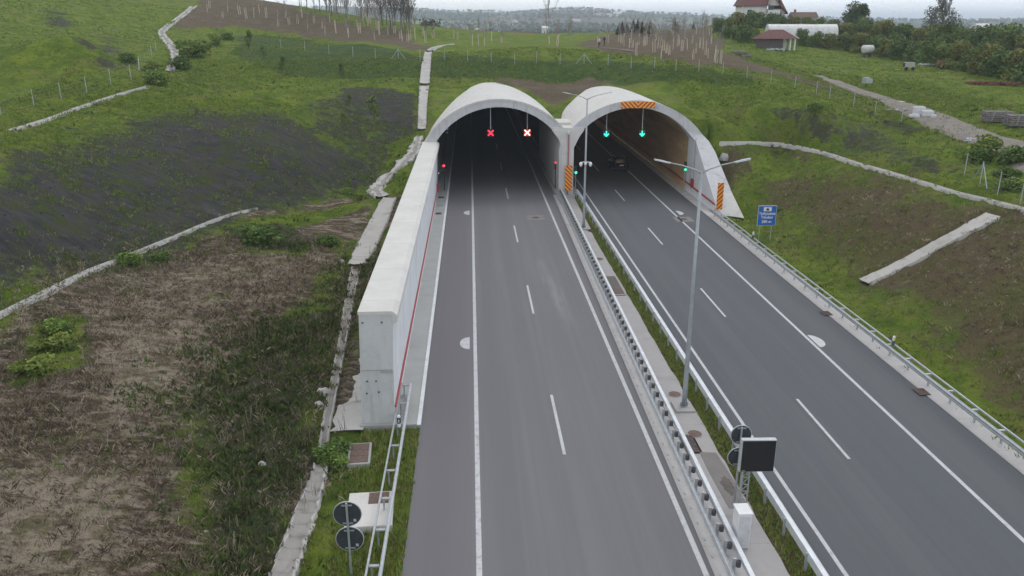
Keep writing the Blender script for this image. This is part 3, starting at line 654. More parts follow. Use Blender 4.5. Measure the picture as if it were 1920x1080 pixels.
# cable duct line and red fire main in both mouths
mb=MB(); mb.tube([loc((23.93,y,z)) for y,z in ((76.6,.82),(86,.95),(120,.95),(239,.95))],.085,6); mb.build('red_pipe',M['redp'],portal)
mb=MB(); mb.box(loc((23.86,84.9,1.35)),(.22,.55,.95)); mb.build('junction_box',M['redp'],portal)
mb=MB(); mb.tube([loc((23.95,84.9,z)) for z in (1.6,6.2)],.035,6); mb.tube([loc((23.95,86.2,z)) for z in (1.0,2.0)],.03,6); mb.build('conduit',M['pole'],portal)
mb=MB(); mb.tube([loc((9.7,y,z)) for y,z in ((86.6,1.0),(120,1.1),(239,1.1))],.08,6); mb.build('red_pipe',M['redp'],portal)
mb=MB(); mb.tube([loc((9.68,86.25,z)) for z in (.3,5.6)],.03,6); mb.build('conduit',M['pole'],portal)
for x in (-1.4,6.0):
    T=TUN[0]; z=T['top']-T['ri']+math.sqrt(T['ri']**2-(x-T['c'])**2)-.25
    mb=MB(); mb.box(loc((x,96,z)),(.75,.35,.16)); mb.tube([loc((x,96,z+.05)),loc((x,96,z+.35))],.03,6); mb.build('tunnel_lamp',M['rim'],portal)
for x in (14.8,20.2):
    for y in range(94,200,9):
        T=TUN[1]; z=T['top']-T['ri']+math.sqrt(T['ri']**2-(x-T['c'])**2)-.25
        mb=MB(); mb.box(loc((x,y,z+.03)),(.75,.35,.12)); mb.tube([loc((x,y,z+.05)),loc((x,y,z+.35))],.03,6); f_=mb.build('tunnel_lamp',M['rim'],portal)
        mb=MB(); mb.box(loc((x,y,z-.035)),(.68,.3,.006)); mb.build('added_glow_panel',M['addglow'],f_)  # added glowing panel under each pale fixture, lights the tube
for x,y,z in ((-2.2,93.2,1.6),(-2.2,129.5,.3),(-1.5,133.9,1.79)):
    mb=MB(); mb.box(loc((-3.86,y,1.2)),(.06,.16,.12)); mb.build('marker_light',M['spot'],portal)
# left retaining wall
wall=thing('retaining_wall','long white retaining wall with thick pale top running from the left arch','wall',(-4.4,33.5,0))
WO=(-4.4,33.5,0)
def wl(v): return (v[0]-WO[0],v[1]-WO[1],v[2])
mb=MB(); y0,y1=33.5,85.98; H0,H1=5.62,5.7
sec=lambda y,h:[(-5.28,y,-.3),(-3.78,y,-.3),(-3.62,y,h-.5),(-3.62,y,h),(-5.1,y,h)]
a=sec(y0,H0); b=sec(y1,H1); mb.add([wl(v) for v in a+b],[(0,1,2,3,4)[::-1]],0); mb.add([wl(v) for v in a+b],[(1,2,7,6)],1); mb.add([wl(v) for v in a+b],[(0,4,9,5),(2,3,8,7),(3,4,9,8),(5,6,7,8,9)],1)
mb.build('wall_body',[M['wallend'],M['wallw']],wall)
mb=MB(); a=[(-5.14,y0-.03,H0+.004),(-3.6,y0-.03,H0+.004),(-3.34,y0-.03,H0-.12),(-3.34,y0-.03,H0-.3),(-3.6,y0-.03,H0-.34),(-3.6,y0-.03,H0+.0)]
cap=lambda y,h:[(-5.14,y,h+.003),(-5.14,y,h+.16),(-3.62,y,h+.16),(-3.40,y,h-.02),(-3.40,y,h-.34),(-3.615,y,h-.42),(-3.615,y,h+.003)]
a=cap(y0-.03,H0); b=cap(y1,H1); n=7; mb.add([wl(v) for v in a+b],[(0,1,2,3,4,5,6)[::-1],tuple(range(7,14))]+[(i,(i+1)%n,n+(i+1)%n,n+i) for i in range(n)]); mb.build('coping',M['walltop'],wall)
mb=MB(); mb.box(wl((-4.53,33.42,.12)),(1.62,.3,.34)); mb.build('footing',M['walk'],wall,bevel=.03)
mb=MB(); mb.tube([wl((-3.68,33.6,1.05)),wl((-3.68,80.5,1.05)),wl((-3.68,84,1.1)),wl((-3.68,86,1.1))],.05,6); mb.build('red_pipe',M['redp'],wall)
mb=MB(); mb.box(wl((-3.6,84.2,1.3)),(.22,.4,.8)); mb.build('junction_box',M['redp'],wall)
mb=MB(); mb.box(wl((-4.0,33.47,2.9)),(.55,.05,.16)); mb.box(wl((-4.5,33.475,2.95)),(1.3,.02,.03)); mb.build('stain_band',M['walk'],wall)
for x,z in ((-4.95,5.35),(-4.1,5.35),(-4.95,1.9),(-4.4,1.95),(-4.5,2.5),(-4.9,2.5)):
    mb=MB(); mb.disc(wl((x,33.49,z-.1)),.045,.03,'y',10); mb.build('tie_hole',M['dark'],wall)

# ------------------------------------------------------------------ signals, boards, lights
def xshape(mb,c,s,w):
    for a in (45,-45):
        mb.box(c,(s,.03,w),0,0,R(a))
def lane_signal(x,y,kind,label):
    T=TUN[0] if x<10 else TUN[1]; zt=T['top']-T['ri']+math.sqrt(T['ri']**2-(x-T['c'])**2); z=6.48 if x<10 else 6.3
    t=thing('lane_signal',label,'lane signal',(x,y,z),0,'overhead lane signals')
    mb=MB(); mb.tube([(0,.08,.36),(0,.08,zt-z+.05)],.05,8); mb.box((0,.08,zt-z-.03),(.3,.3,.06)); mb.build('hanger',M['rim'],t)
    mb=MB(); mb.box((0,.08,0),(.76,.2,.76)); mb.build('housing',M['black'],t,bevel=.02)
    mb=MB(); mb.box((0,-.025,.385),(.8,.16,.02)); mb.build('visor',M['black'],t)
    if kind=='x': mb=MB(); xshape(mb,(0,-.035,0),.82,.13); mb.build('cross',M['redX'],t)
    if kind=='xw':
        mb=MB(); mb.box((0,-.022,0),(.70,.012,.70)); mb.build('face',M['redXb'],t)
        mb=MB(); xshape(mb,(0,-.045,0),.84,.13); mb.build('cross',M['redXw'],t)
    if kind=='a':
        mb=MB(); mb.box((0,-.022,0),(.72,.012,.72)); mb.build('face',M['greend'],t)
        mb=MB(); mb.box((0,-.045,.09),(.12,.03,.44)); mb.box((-.125,-.046,-.13),(.40,.03,.12),0,0,R(45)); mb.box((.125,-.047,-.13),(.40,.03,.12),0,0,R(-45)); mb.build('arrow',M['green'],t)
lane_signal(2.13,88,'x','dim red cross lane signal hanging in the left tunnel mouth near its crown')
lane_signal(6.12,88,'xw','bright red and white cross lane signal hanging beside the dim one')
lane_signal(14.82,88,'a','green arrow lane signal hanging nearest the central pillar in the right mouth')
lane_signal(18.78,88,'a','green arrow lane signal hanging under the orange chevron board')
def traffic_light(x,y,z,col,label,arm):
    t=thing('traffic_light',label,'traffic light',(x,y,0),0,'traffic lights at the tunnel mouths')
    mb=MB(); mb.tube([(0,.1,.1),(0,.1,z-.3)],.05,8); mb.build('post',M['black'] if x<10 else M['pole'],t)
    mb=MB(); mb.box((0,0,z-.3),(.3,.22,.98)); mb.build('housing',M['black'],t,bevel=.04)
    for i in range(3):
        zz_=z+.02-.32*i; on=(col=='r' and i==0) or (col=='g' and i==2)
        mb=MB(); mb.disc((0,-.125,zz_),.15 if on else .1,.03,'y',16); mb.build('lamp',(M['redL'] if col=='r' else M['greenL']) if on else M['lens'],t)
        mb=MB(); pts=[(.13*math.cos(a),.13*math.sin(a)+zz_) for a in np.linspace(.2,math.pi-.2,8)]; pts+=[(.115*math.cos(a),.115*math.sin(a)+zz_) for a in np.linspace(math.pi-.2,.2,8)]
        mb.prism(pts,'y',-.30,-.11); mb.build('hood',M['black'],t)
    for zq in (z-.1,z-.6):
        mb=MB(); mb.box((arm*.2,.02,zq),(.4,.04,.05)); mb.build('bracket',M['pole'],t)
traffic_light(-3.05,88,2.95,'r','red traffic light on the walkway by the left wall of the left tunnel','' or -1)
traffic_light(9.42,89,3.05,'r','red traffic light on the inner wall beside the central pillar',1)
traffic_light(11.45,87.2,2.85,'g','green traffic light just inside the right mouth behind the striped pillar board',-1)
traffic_light(23.3,86,3.3,'g','green traffic light on the pale right wall of the right mouth',1)
def board(x,y,z,w,h,mat,label,posts):
    t=thing('marker_board',label,'marker board',(x,y,z),0,'orange and red striped boards')
    mb=MB(); mb.box((0,0,0),(w,.05,h)); mb.build('panel',M[mat],t)
    mb=MB(); 
    if posts:
        mb.tube([(0,.06,h/2-.1),(0,.06,-z+.0)],.04,8); mb.build('post',M['galv'],t)
        
        for q_ in (h/2-.3,-h/2+.3):
            mb=MB(); mb.box((0,.045,q_),(w*.8,.03,.06)); mb.build('bracket',M['galv'],t)
    else:
        mb.box((0,.05,0),(w-.1,.05,h*.5)); mb.build('bracket',M['galv'],t)
board(17.72,85.75,9.6,3.62,.66,'chevv','wide orange and red chevron board over the crown of the right arch',False)
board(10.47,85.55,1.9,.74,2.7,'chevb','tall orange and red striped board on the central pillar',True)
board(24.1,75.55,1.85,.6,2.62,'chevs','tall orange and red striped board at the foot of the right wing wall',True)

# ------------------------------------------------------------------ lamp posts
def lamp_post(x,y,label):
    t=thing('lamp_post',label,'street lamp',(x,y,.06),0,'double armed lamp posts in the median')
    mb=MB(); mb.tube([(0,0,.1),(0,0,1.2),(0,0,6),(0,0,11.55)],[.125,.118,.088,.058],14); mb.build('pole',M['pole'],t,True)
    mb=MB(); mb.box((0,0,.1),(.42,.42,.03)); 
    for a in (0,90,180,270): mb.box((.13*math.cos(R(a)),.13*math.sin(R(a)),.2),(.13,.02,.2),R(a))
    mb.build('base_plate',M['pole'],t)
    mb=MB(); mb.box((-.05,-.02,.02),(.95,1.1,.15)); mb.build('plinth',M['strip'],t,bevel=.02)
    for s in (-1,1):
        mb=MB(); mb.tube([(0,0,11.5),(s*.35,0,11.68),(s*.9,0,11.86),(s*1.45,0,11.98)],[.042,.034,.028,.026],8); ar=mb.build('arm',M['pole'],t,True)
        mb=MB(); pr=[(s*1.4,.04,11.95),(s*1.52,.08,11.96),(s*1.8,.12,12.03),(s*2.1,.10,12.09),(s*2.16,.03,12.1)]
        vs=[];
        for (px_,w,z_) in pr: vs+=[(px_,-w,z_),(px_,w,z_),(px_,w*.8,z_+.06),(px_,-w*.8,z_+.06)]
        fs=[(i*4+k,i*4+(k+1)%4,(i+1)*4+(k+1)%4,(i+1)*4+k) for i in range(4) for k in range(4)]+[(3,2,1,0),(16,17,18,19)]
        mb.add(vs,fs); mb.build('luminaire',M['galv'],t)
    return t
lamp_post(10.16,34.75,'tall grey double armed lamp post nearest the camera on a square plinth')
lamp_post(10.1,70.5,'tall grey double armed lamp post further off near the pillar, with cameras')
t=thing('surveillance_camera','pair of white dome cameras on a bracket half way up the far lamp post','camera',(10.1,70.42,6.0))
mb=MB(); mb.tube([(-.36,-.05,.12),(-.2,-.05,.17),(0,-.05,.06),(.2,-.05,.17),(.36,-.05,.12)],.04,8); mb.box((0,0,.05),(.2,.25,.25)); mb.build('bracket',M['white'],t)
for s in (-1,1):
    mb=MB(); mb.tube([(s*.4,-.05,.16),(s*.42,-.06,.08),(s*.43,-.07,-.06),(s*.43,-.07,-.16)],[.06,.14,.15,.12],12); mb.build('housing',M['white'],t,True)
    mb=MB(); mb.tube([(s*.43,-.07,-.165),(s*.43,-.07,-.22),(s*.43,-.07,-.26)],[.11,.09,.03],12); mb.build('dome',M['rim'],t,True)
t=thing('warning_lamp','small yellow round warning lamp lying at the foot of the far lamp post','warning lamp',(9.6,71.3,.06))
mb=MB(); mb.box((0,0,.04),(.5,.35,.08)); mb.build('base',M['white'],t,bevel=.02)
for s in (-1,1):
    mb=MB(); mb.tube([(s*.14,-.02,.2),(s*.14,-.12,.22)],[.16,.13],14); mb.build('lens',M['yellow'],t)
mb=MB(); mb.box((0,.05,.2),(.62,.14,.26)); mb.build('case',M['yellow'],t,bevel=.03)

# ------------------------------------------------------------------ guardrails
def wprof(s):
    # closed W-beam section (x depth, z), s=+1 bulges to +x
    f=[(0,.0),(.015,.03),(.075,.06),(.075,.10),(.015,.135),(.015,.175),(.075,.21),(.075,.25),(.015,.28),(0,.31)]
    p=[(s*a,z) for a,z in f]; return p+[(s*(a-.012),z) for a,z in f[::-1]]
def beam(mb,x,y0,y1,z,s): mb.prism([(x+a,z+b) for a,b in wprof(s)],'y',y0,y1)
def rail_ladder(name,label,x,s,y0,y1,pitch,ybase,w=.42,bm_='galvl'):
    """front beam toward the road (side s), thin rear rail, cross spacers, posts at the back"""
    t=thing(name,label,'guardrail',(x,y0,0)); L=y1-y0
    mb=MB(); beam(mb,0,0,L,.46,s); mb.build('beam',M[bm_],t)
    xb=-s*w; mb=MB(); mb.box((xb,L/2,.74),(.07,L,.07)); mb.build('rear_rail',M['galv'],t)
    sp=MB(); sp.box(((xb+0)/2,0,.70),(w-.1,.12,.05)); spm=sp.mesh('spacer',M['galv'])
    ps=MB(); ps.box((xb+s*.12,0,.31),(.055,.12,.78)); psm=ps.mesh('post',M['galv'])
    y=.6
    while y<L:
        for nm,me in (('spacer',spm),('post',psm)):
            o=bpy.data.objects.new(nm,me); link(o,t); o.location=(0,y,0)
        y+=pitch
    return t
rail_ladder('guardrail','short ladder shaped steel guardrail on the left verge before the white wall',-3.25,1,6,36.8,2.0,0,.42,'galv')
rail_ladder('guardrail','long ladder shaped steel guardrail along the right shoulder up to the wing wall',23.12,-1,6,75.3,2.0,0,.42,'galv')
t=thing('guardrail','double steel guardrail with dark spacer blocks on the left side of the median','guardrail',(8.49,6,0),-.0115); L=79.8
mb=MB(); beam(mb,-.30,0,L,.44,-1); mb.build('beam',M['galv'],t)
mb=MB(); beam(mb,.30,0,L,.44,1); mb.box((.27,L/2,.772),(.16,L,.03)); mb.build('beam',M['galvl'],t)
bl=MB(); bl.tube([(.15,0,.36),(.15,0,.58)],.085,12); blm=bl.mesh('spacer',M['dark'])
ps=MB(); ps.box((0,0,.33),(.1,.07,.72)); ps.box((0,0,.02),(.3,.2,.03)); psm=ps.mesh('post',M['galv'])
ft=MB(); ft.box((-.43,0,.022),(.07,.14,.02)); ftm=ft.mesh('foot_shadow_plate',M['pole'])  # thin grey plates imitate the shadows at the post feet
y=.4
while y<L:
    for nm,me in (('spacer',blm),('post',psm),('foot_shadow_plate',ftm)):
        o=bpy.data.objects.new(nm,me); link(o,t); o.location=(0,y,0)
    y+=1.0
t=thing('guardrail','single steel guardrail on posts along the grassy right side of the median','guardrail',(11.34,6,0)); L=79
mb=MB(); beam(mb,.07,0,L,.46,1); mb.box((-.02,L/2,.615),(.17,L,.33)); mb.build('beam',M['galvl'],t,bevel=.02)
ps=MB(); ps.box((-.12,0,.36),(.1,.06,.76)); psm=ps.mesh('post',M['galv'])
y=.5
while y<L:
    o=bpy.data.objects.new('post',psm); link(o,t); o.location=(0,y,0); y+=2.0
# terminal of the median guardrail at the pillar
def delineator(x,y,z,label,dark):
    t=thing('delineator',label,'delineator',(x,y,z)); t.scale=(1.4,1.4,1.25)
    mb=MB(); mb.tube([(0,0,0),(0,0,.42),(0,0,.46)],[.055,.055,.03],10); mb.build('post',M['white'],t)
    mb=MB(); mb.tube([(0,0,.14 if dark else .0),(0,0,.36 if dark else .24)],.062,10); mb.build('band',M['black'] if dark else M['dark'],t)
    mb=MB(); mb.box((0,-.065,.25 if dark else .36),(.05,.012,.12)); mb.build('reflector',M['rim'] if dark else M['yellow'],t)
delineator(-3.42,32.2,.76,'white delineator with black band on the end of the left guardrail',True)
delineator(23.35,40.3,.76,'yellow topped dark delineator on the right guardrail, nearer one',False)
delineator(23.4,63.7,.76,'yellow topped dark delineator on the right guardrail near the blue sign',False)

# ------------------------------------------------------------------ signs
def text(name,body,size,x,z,mat,parent,y=-.035,sx=1):
    c=bpy.data.curves.new(name,'FONT'); c.body=body; c.size=size; c.align_x='CENTER'; c.align_y='CENTER'; c.extrude=.004; c.offset=.006
    o=bpy.data.objects.new(name,c); COL.objects.link(o); dg=bpy.context.evaluated_depsgraph_get(); me=bpy.data.meshes.new_from_object(o.evaluated_get(dg)); bpy.data.objects.remove(o)
    me.materials.clear(); me.materials.append(mat); o=bpy.data.objects.new(name,me); link(o,parent); o.location=(x,y,z); o.rotation_euler=(math.pi/2,0,0); o.scale=(sx,1,1); return o
gz=hz1(25.0,65.5)
t=thing('road_sign','blue tunnel name sign with white lettering on two posts beside the right guardrail','road sign',(25.08,65.5,0),R(-2))
mb=MB(); mb.box((0,0,2.27),(1.6,.05,1.74)); mb.build('rim',M['rim'],t,bevel=.02)
mb=MB(); mb.box((0,-.028,2.27),(1.5,.02,1.64)); mb.build('face',M['blue'],t)
for x in (-.5,.5):
    mb=MB(); mb.tube([(x,.06,gz-.2),(x,.06,3.0)],.035,8); mb.build('post',M['galv'],t)
mb=MB(); mb.box((0,-.044,2.83),(.68,.012,.34)); pn=mb.build('pictogram_panel',M['white'],t,bevel=.003)
mb=MB(); pts=[(-.11,2.72),(.11,2.72)]+[(.11*math.cos(a),2.83+.09*math.sin(a)) for a in np.linspace(0,math.pi,12)]; mb.prism(pts,'y',-.056,-.046); mb.build('tunnel_symbol',M['black'],pn)
text('lettering','Трбушани',.31,0,2.44,M['white'],t,-.04,.92); text('lettering','Trbušani',.31,0,2.12,M['white'],t,-.04,.92); text('lettering','280 m',.33,0,1.74,M['white'],t,-.04)
def back_disc(par,c,r,name='sign_disc'):
    mb=MB(); mb.disc(c,r,.035,'y',36); d=mb.build(name,M['rim'],par)
    mb=MB(); mb.disc((c[0],c[1]-.012,c[2]),r-.025,.03,'y',36); mb.build('back_plate',M['signback'],d)
    mb=MB(); mb.box((c[0]+r*.5,c[1]-.03,c[2]-r*.5),(.09,.008,.10)); mb.build('sticker',M['rim'],d)
    mb=MB(); mb.box((c[0],c[1]-.04,c[2]+r*.72),(.34,.02,.05)); mb.box((c[0],c[1]-.04,c[2]-r*.72),(.34,.02,.05)); mb.build('clamp',M['pole'],d)
t=thing('road_sign','pair of round signs seen from behind on one pole at the left verge','road sign',(-4.3,23.0,0))
mb=MB(); mb.tube([(0,0,hz1(-4.3,23)-.2),(0,0,2.88)],.038,10); mb.build('pole',M['pole'],t)
back_disc(t,(0,.075,2.43),.475); back_disc(t,(0.02,.075,1.46),.475)
t=thing('road_sign','pair of round signs seen from behind on a pole behind the black display','road sign',(10.12,26.75,.06))
mb=MB(); mb.tube([(0,0,0),(0,0,3.22)],.038,10); mb.build('pole',M['pole'],t); back_disc(t,(0.02,.075,2.86),.41); back_disc(t,(-.02,.075,1.9),.41)
t=thing('display_panel','square black electronic display panel on lattice posts in the median','display sign',(10.6,26.2,.06),R(-2))
mb=MB(); mb.box((0,0,2.34),(1.32,.2,1.36)); mb.build('housing',M['rim'],t,bevel=.02)
mb=MB(); mb.box((0.012,-.105,2.33),(1.25,.02,1.29)); mb.build('screen',M['black'],t)
mb=MB(); mb.box((-.5,-.118,1.72),(.12,.006,.02)); mb.build('badge',M['rim'],t)
for x in (-.48,-.2):
    mb=MB(); mb.tube([(x,.04,0),(x,.04,1.7)],.05 if x<-.4 else .03,10); mb.build('post',M['pole'],t)
mb=MB()
for i in range(5): mb.tube([(-.48,.04,.15+.3*i),(-.2,.04,.42+.3*i)],.014,6); mb.tube([(-.2,.04,.42+.3*i),(-.48,.04,.45+.3*i)],.014,6)
mb.build('lattice',M['pole'],t)
t=thing('electrical_cabinet','white electrical cabinet standing behind the median guardrail','cabinet',(9.42,24.0,.06),R(0))
mb=MB(); mb.box((0,0,.74),(.46,.62,1.38)); mb.build('body',M['white'],t,bevel=.015)
mb=MB(); mb.box((0,0,1.46),(.52,.68,.06)); mb.build('lid',M['white'],t,bevel=.015)
mb=MB(); mb.box((0,0,.03),(.42,.58,.06)); mb.build('base',M['strip'],t)
mb=MB(); mb.box((0,-.315,.74),(.40,.015,1.24)); d=mb.build('door',M['whitepack'],t); mb=MB(); mb.box((.15,-.33,.75),(.03,.02,.12)); mb.build('handle',M['galv'],d)

# covers and hatches
def manhole(x,y,label,r=.3,z=.06):
    t=thing('manhole_cover',label,'manhole cover',(x,y,z))
    mb=MB(); mb.disc((0,0,.01),r+.05,.03,'z',28); mb.build('frame',M['strip'],t); mb=MB(); mb.disc((0,0,.022),r,.03,'z',28); mb.build('lid',M['rust'],t)
manhole(10.06,36.2,'round rusty cover in the median strip just beyond the near lamp post'); manhole(9.98,32.1,'round rusty cover in the median strip between near lamp post and display',.31); manhole(9.98,60.6,'round rusty cover far along the median strip toward the far lamp post',.33)
def hatch(x,y,w,l,rz,mat,label,z,rim='walk'):
    t=thing('hatch',label,'hatch',(x,y,z),rz)
    mb=MB(); mb.box((0,0,-.05),(w+.2,l+.2,.22)); mb.build('frame',M[rim],t,bevel=.02)
    mb=MB(); n=3
    for i in range(n): mb.box((0,-l/2+l*(i+.5)/n,.07),(w,l/n-.02,.03))
    mb.build('plate',M[mat],t)
    return t
hatch(-5.05,30.95,.78,1.6,R(4),'rust','brown plated hatch in the grass in front of the white wall',hz1(-5.05,30.95)+.14)
t=thing('concrete_slab','pale concrete slab with a small brown hatch beside the left guardrail','slab',(-4.1,26.7,hz1(-4.1,26.7)+.1),R(3))
mb=MB(); mb.box((0,0,.03),(1.75,2.3,.3)); mb.build('slab',M['walltop'],t,bevel=.03); mb=MB(); mb.box((.3,.68,.19),(.78,.75,.03)); mb.build('hatch_plate',M['rust'],t)
hatch(9.55,31.2,.5,1.5,0,'rustd','dark rust plated hatch beside the double guardrail',.0,'strip')
t=thing('drain_pit','wet muddy drain pit with brown rim in the median strip','drain pit',(10.05,53.8,.07))
mb=MB(); mb.box((0,0,.005),(.8,4.4,.012)); mb.build('mud',M['wet'],t); mb=MB(); mb.box((.05,-1.3,.018),(.7,.9,.012)); mb.build('plate',M['rust'],t); mb=MB(); mb.box((0,-2.0,.012),(.86,.14,.03)); mb.box((.42,0,.012),(.06,4.4,.03)); mb.build('rim',M['strip'],t)
t=thing('drain_pit','long damp puddle stain on the median strip behind the display','drain pit',(10.15,28.4,.066))
mb=MB(); pts=[(-.42,-2.2),(.35,-2.3),(.40,-.6),(.36,.9),(.30,2.0),(-.40,2.1),(-.45,.4)]; mb.prism(pts,'z',0,.004); mb.build('damp',M['damp'],t)
mb=MB(); pts=[(.05+.28*math.cos(a)*random.uniform(.6,1.1),-.6+.75*math.sin(a)*random.uniform(.7,1.1)) for a in np.linspace(0,2*math.pi,26)[:-1]]; mb.prism(pts,'z',.004,.009); mb.build('mud',M['wet'],t)
for y,w,lab in ((84.4,.55,'narrow dark drain grate on the left walkway, furthest'),(80.4,.6,'pale ribbed drain grate on the left walkway, middle'),(76.8,.5,'dark oval drain grate on the left walkway, nearest')):
    t=thing('drain_grate',lab,'drain grate',(-3.3,y,.165)); mb=MB()
    for i in range(5): mb.box((0,-.3+.15*i,.012),(w,.09,.024))
    mb.build('bars',M['rustd'] if y!=80.4 else M['strip'],t); mb=MB(); mb.box((0,0,.003),(w+.1,.8,.006)); mb.build('frame',M['dark'] if y!=80.4 else M['walk'],t)
for (x,y,lab) in ((22.75,47.5,'rusty gully grate in the right gutter, farther one'),(22.7,35.9,'rusty gully grate in the right gutter, nearer one')):
    t=thing('gully_grate',lab,'drain grate',(x,y,.052)); mb=MB(); mb.box((0,0,.003),(.6,.8,.008)); mb.build('frame',M['rustd'],t); mb=MB()
    for i in range(5): mb.box((0,-.3+.15*i,.012),(.5,.06,.02))
    mb.build('bars',M['rust'],t)

# ------------------------------------------------------------------ concrete ditches and chutes
for c in CHN:
    S,W,style=c['S'],c['W'],c['style']; n=len(S)
    d=np.gradient(S[:,:2],axis=0); d/=np.linalg.norm(d,axis=1)[:,None]+1e-9; nn=np.stack([-d[:,1],d[:,0]],1)
    lip=.03 if style!='rubble' else .08; dep={'ditch':.09,'chute':.02,'rubble':.05,'mud':.05}[style]
    prof=[(-1.02,-.45),(-1.0,lip),(-.80,lip),(-.5,-dep),(.5,-dep),(.80,lip),(1.0,lip),(1.02,-.45)]
    rag={'ditch':.012,'chute':.035,'rubble':.11,'mud':.05}[style]; cols=[]
    for (o,h) in prof:
        j=rng.normal(0,rag,n); x=S[:,0]+nn[:,0]*(o*W/2+j); y=S[:,1]+nn[:,1]*(o*W/2+j)
        z=S[:,2]+h+rng.normal(0,rag*.5,n)-(.022*c['G'] if style=='ditch' else 0)
        cols.append(np.stack([x,y,z],1))
    A=np.stack(cols,1); k=len(prof); v=A.reshape(-1,3)
    ii=np.arange(n-1)[:,None]*k+np.arange(k-1)[None,:]; f=np.stack([ii,ii+1,ii+k+1,ii+k],-1).reshape(-1,4)
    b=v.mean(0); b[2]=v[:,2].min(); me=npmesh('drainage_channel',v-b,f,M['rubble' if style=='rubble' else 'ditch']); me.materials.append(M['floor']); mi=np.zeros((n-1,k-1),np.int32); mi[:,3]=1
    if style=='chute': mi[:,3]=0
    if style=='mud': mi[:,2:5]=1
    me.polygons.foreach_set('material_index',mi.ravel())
    o=bpy.data.objects.new('drainage_channel',me); link(o); o.location=b; tag(o,c['label'],'drainage channel')
# pale mortar apron at wall foot (left of the white wall)
wp=[(-5.35,32.9),(-5.9,33.2),(-6.0,36),(-6.1,42),(-6.0,50),(-5.3,50)]
t=thing('concrete_apron','splashed pale concrete apron against the near end of the white wall','apron',(-5.6,40,0)); mb=MB()
ys=np.arange(33.0,62,.5); vs=[];
for y in ys:
    w=(random.uniform(1.25,1.6) if y<50 else random.uniform(.6,1.3))
    for x in (-5.15,-5.15-w*.5,-5.15-w): vs.append((x+5.6,y-40,max(hz1(x,y),0)+(.2 if x>-5.2 else .11 if x>-5.15-w+.01 else -.08)+random.uniform(-.02,.02)))
mb.add(vs,[(i*3+k,i*3+k+1,(i+1)*3+k+1,(i+1)*3+k) for i in range(len(ys)-1) for k in range(2)]); mb.build('apron',M['rubble'],t)
# gravel path
C=resample(Gp(dense([(1535,143),(1565,155),(1610,172),(1660,188),(1720,210),(1780,236),(1850,262),(1900,278),(1935,296),(2000,330)])),1.0); n=len(C); d=np.gradient(C,axis=0); d/=np.linalg.norm(d,axis=1)[:,None]; nn=np.stack([-d[:,1],d[:,0]],1); cols=[]
W=np.interp(np.linspace(0,1,n),[0,.2,.6,1],[1.1,1.6,1.8,2.2])
for o in (-1,-.8,-.5,0,.5,.8,1):
    j=rng.normal(0,.18,n) if abs(o)==1 else 0; x=C[:,0]+nn[:,0]*(o*W+j); y=C[:,1]+nn[:,1]*(o*W+j); cols.append(np.stack([x,y,hz(x,y)+(.16 if abs(o)<.7 else .1 if abs(o)<1 else -.06)],1))
A=np.stack(cols,1); k=7; ii=np.arange(n-1)[:,None]*k+np.arange(k-1)[None,:]; f=np.stack([ii,ii+1,ii+k+1,ii+k],-1).reshape(-1,4)
struct(link(bpy.data.objects.new('path',npmesh('path',A.reshape(-1,3),f,M['gravel'],None,True))))
C=resample(Gp([(1068,81),(1100,87),(1140,91),(1190,97)]),1.5); n=len(C); x=C[:,0];y=C[:,1]
v=np.concatenate([np.stack([x,y-.7,hz(x,y-.7)+.1],1),np.stack([x,y+.7,hz(x,y+.7)+.1],1)]); i=np.arange(n-1); f=np.stack([i,i+1,n+i+1,n+i],1)
struct(link(bpy.data.objects.new('path',npmesh('path',v,f,M['gravel']))))

# ------------------------------------------------------------------ vegetation
def crown_arrays(n,lumps,leaf,base,var=.35,sub=.55,seed=0,fill=.35):
    r=np.random.default_rng(seed); L=np.array(lumps)   # x,y,z,rx,ry,rz
    vol=L[:,3]*L[:,4]*L[:,5]; pk=r.choice(len(L),n,p=vol**.75/(vol**.75).sum())
    d=r.normal(size=(n,3)); d/=np.linalg.norm(d,axis=1)[:,None]; rad=(fill+(1-fill)*r.random(n)**.45)
    wob=.78+.44*vnoise(d[:,0]*3+pk*7.3,d[:,1]*3+d[:,2]*2.1,.8,seed+3)
    c=L[pk,:3]+d*L[pk,3:]*(rad*wob)[:,None]
    a=r.normal(size=(n,3)); a/=np.linalg.norm(a,axis=1)[:,None]; b=np.cross(a,r.normal(size=(n,3))); b/=np.linalg.norm(b,axis=1)[:,None]+1e-9
    s=leaf*(.55+.9*r.random(n)); a*=s[:,None]; b*=(s*(.45+.4*r.random(n)))[:,None]
    v=np.stack([c-a*.5,c+b*.5,c+a*.5,c-b*.5],1).reshape(-1,3); f=np.arange(4*n).reshape(n,4)
    lb=r.normal(0,var*.5,len(L))[pk]; k=np.clip(1+lb+r.normal(0,var*.5,n),.35,1.9); hue=r.normal(0,.12,n)
    col=np.array(base)[None,:]*k[:,None]; col[:,0]*=1+hue; col=np.repeat(col,4,0)
    return v,f,np.clip(col,0,1)
def lumpset(n,rx,ry,z0,z1,r0,r1,seed,taper=0):
    r=random.Random(seed); out=[]
    for i in range(n):
        h=i/(n-1) if n>1 else .5; z=z0+(z1-z0)*h; k=1-taper*h; a=r.uniform(0,6.28); q=math.sqrt(r.random())
        rr=r.uniform(r0,r1)*(1-.4*taper*h); out.append((rx*k*q*math.cos(a),ry*k*q*math.sin(a),z,rr,rr,rr*r.uniform(.7,1)))
    return out
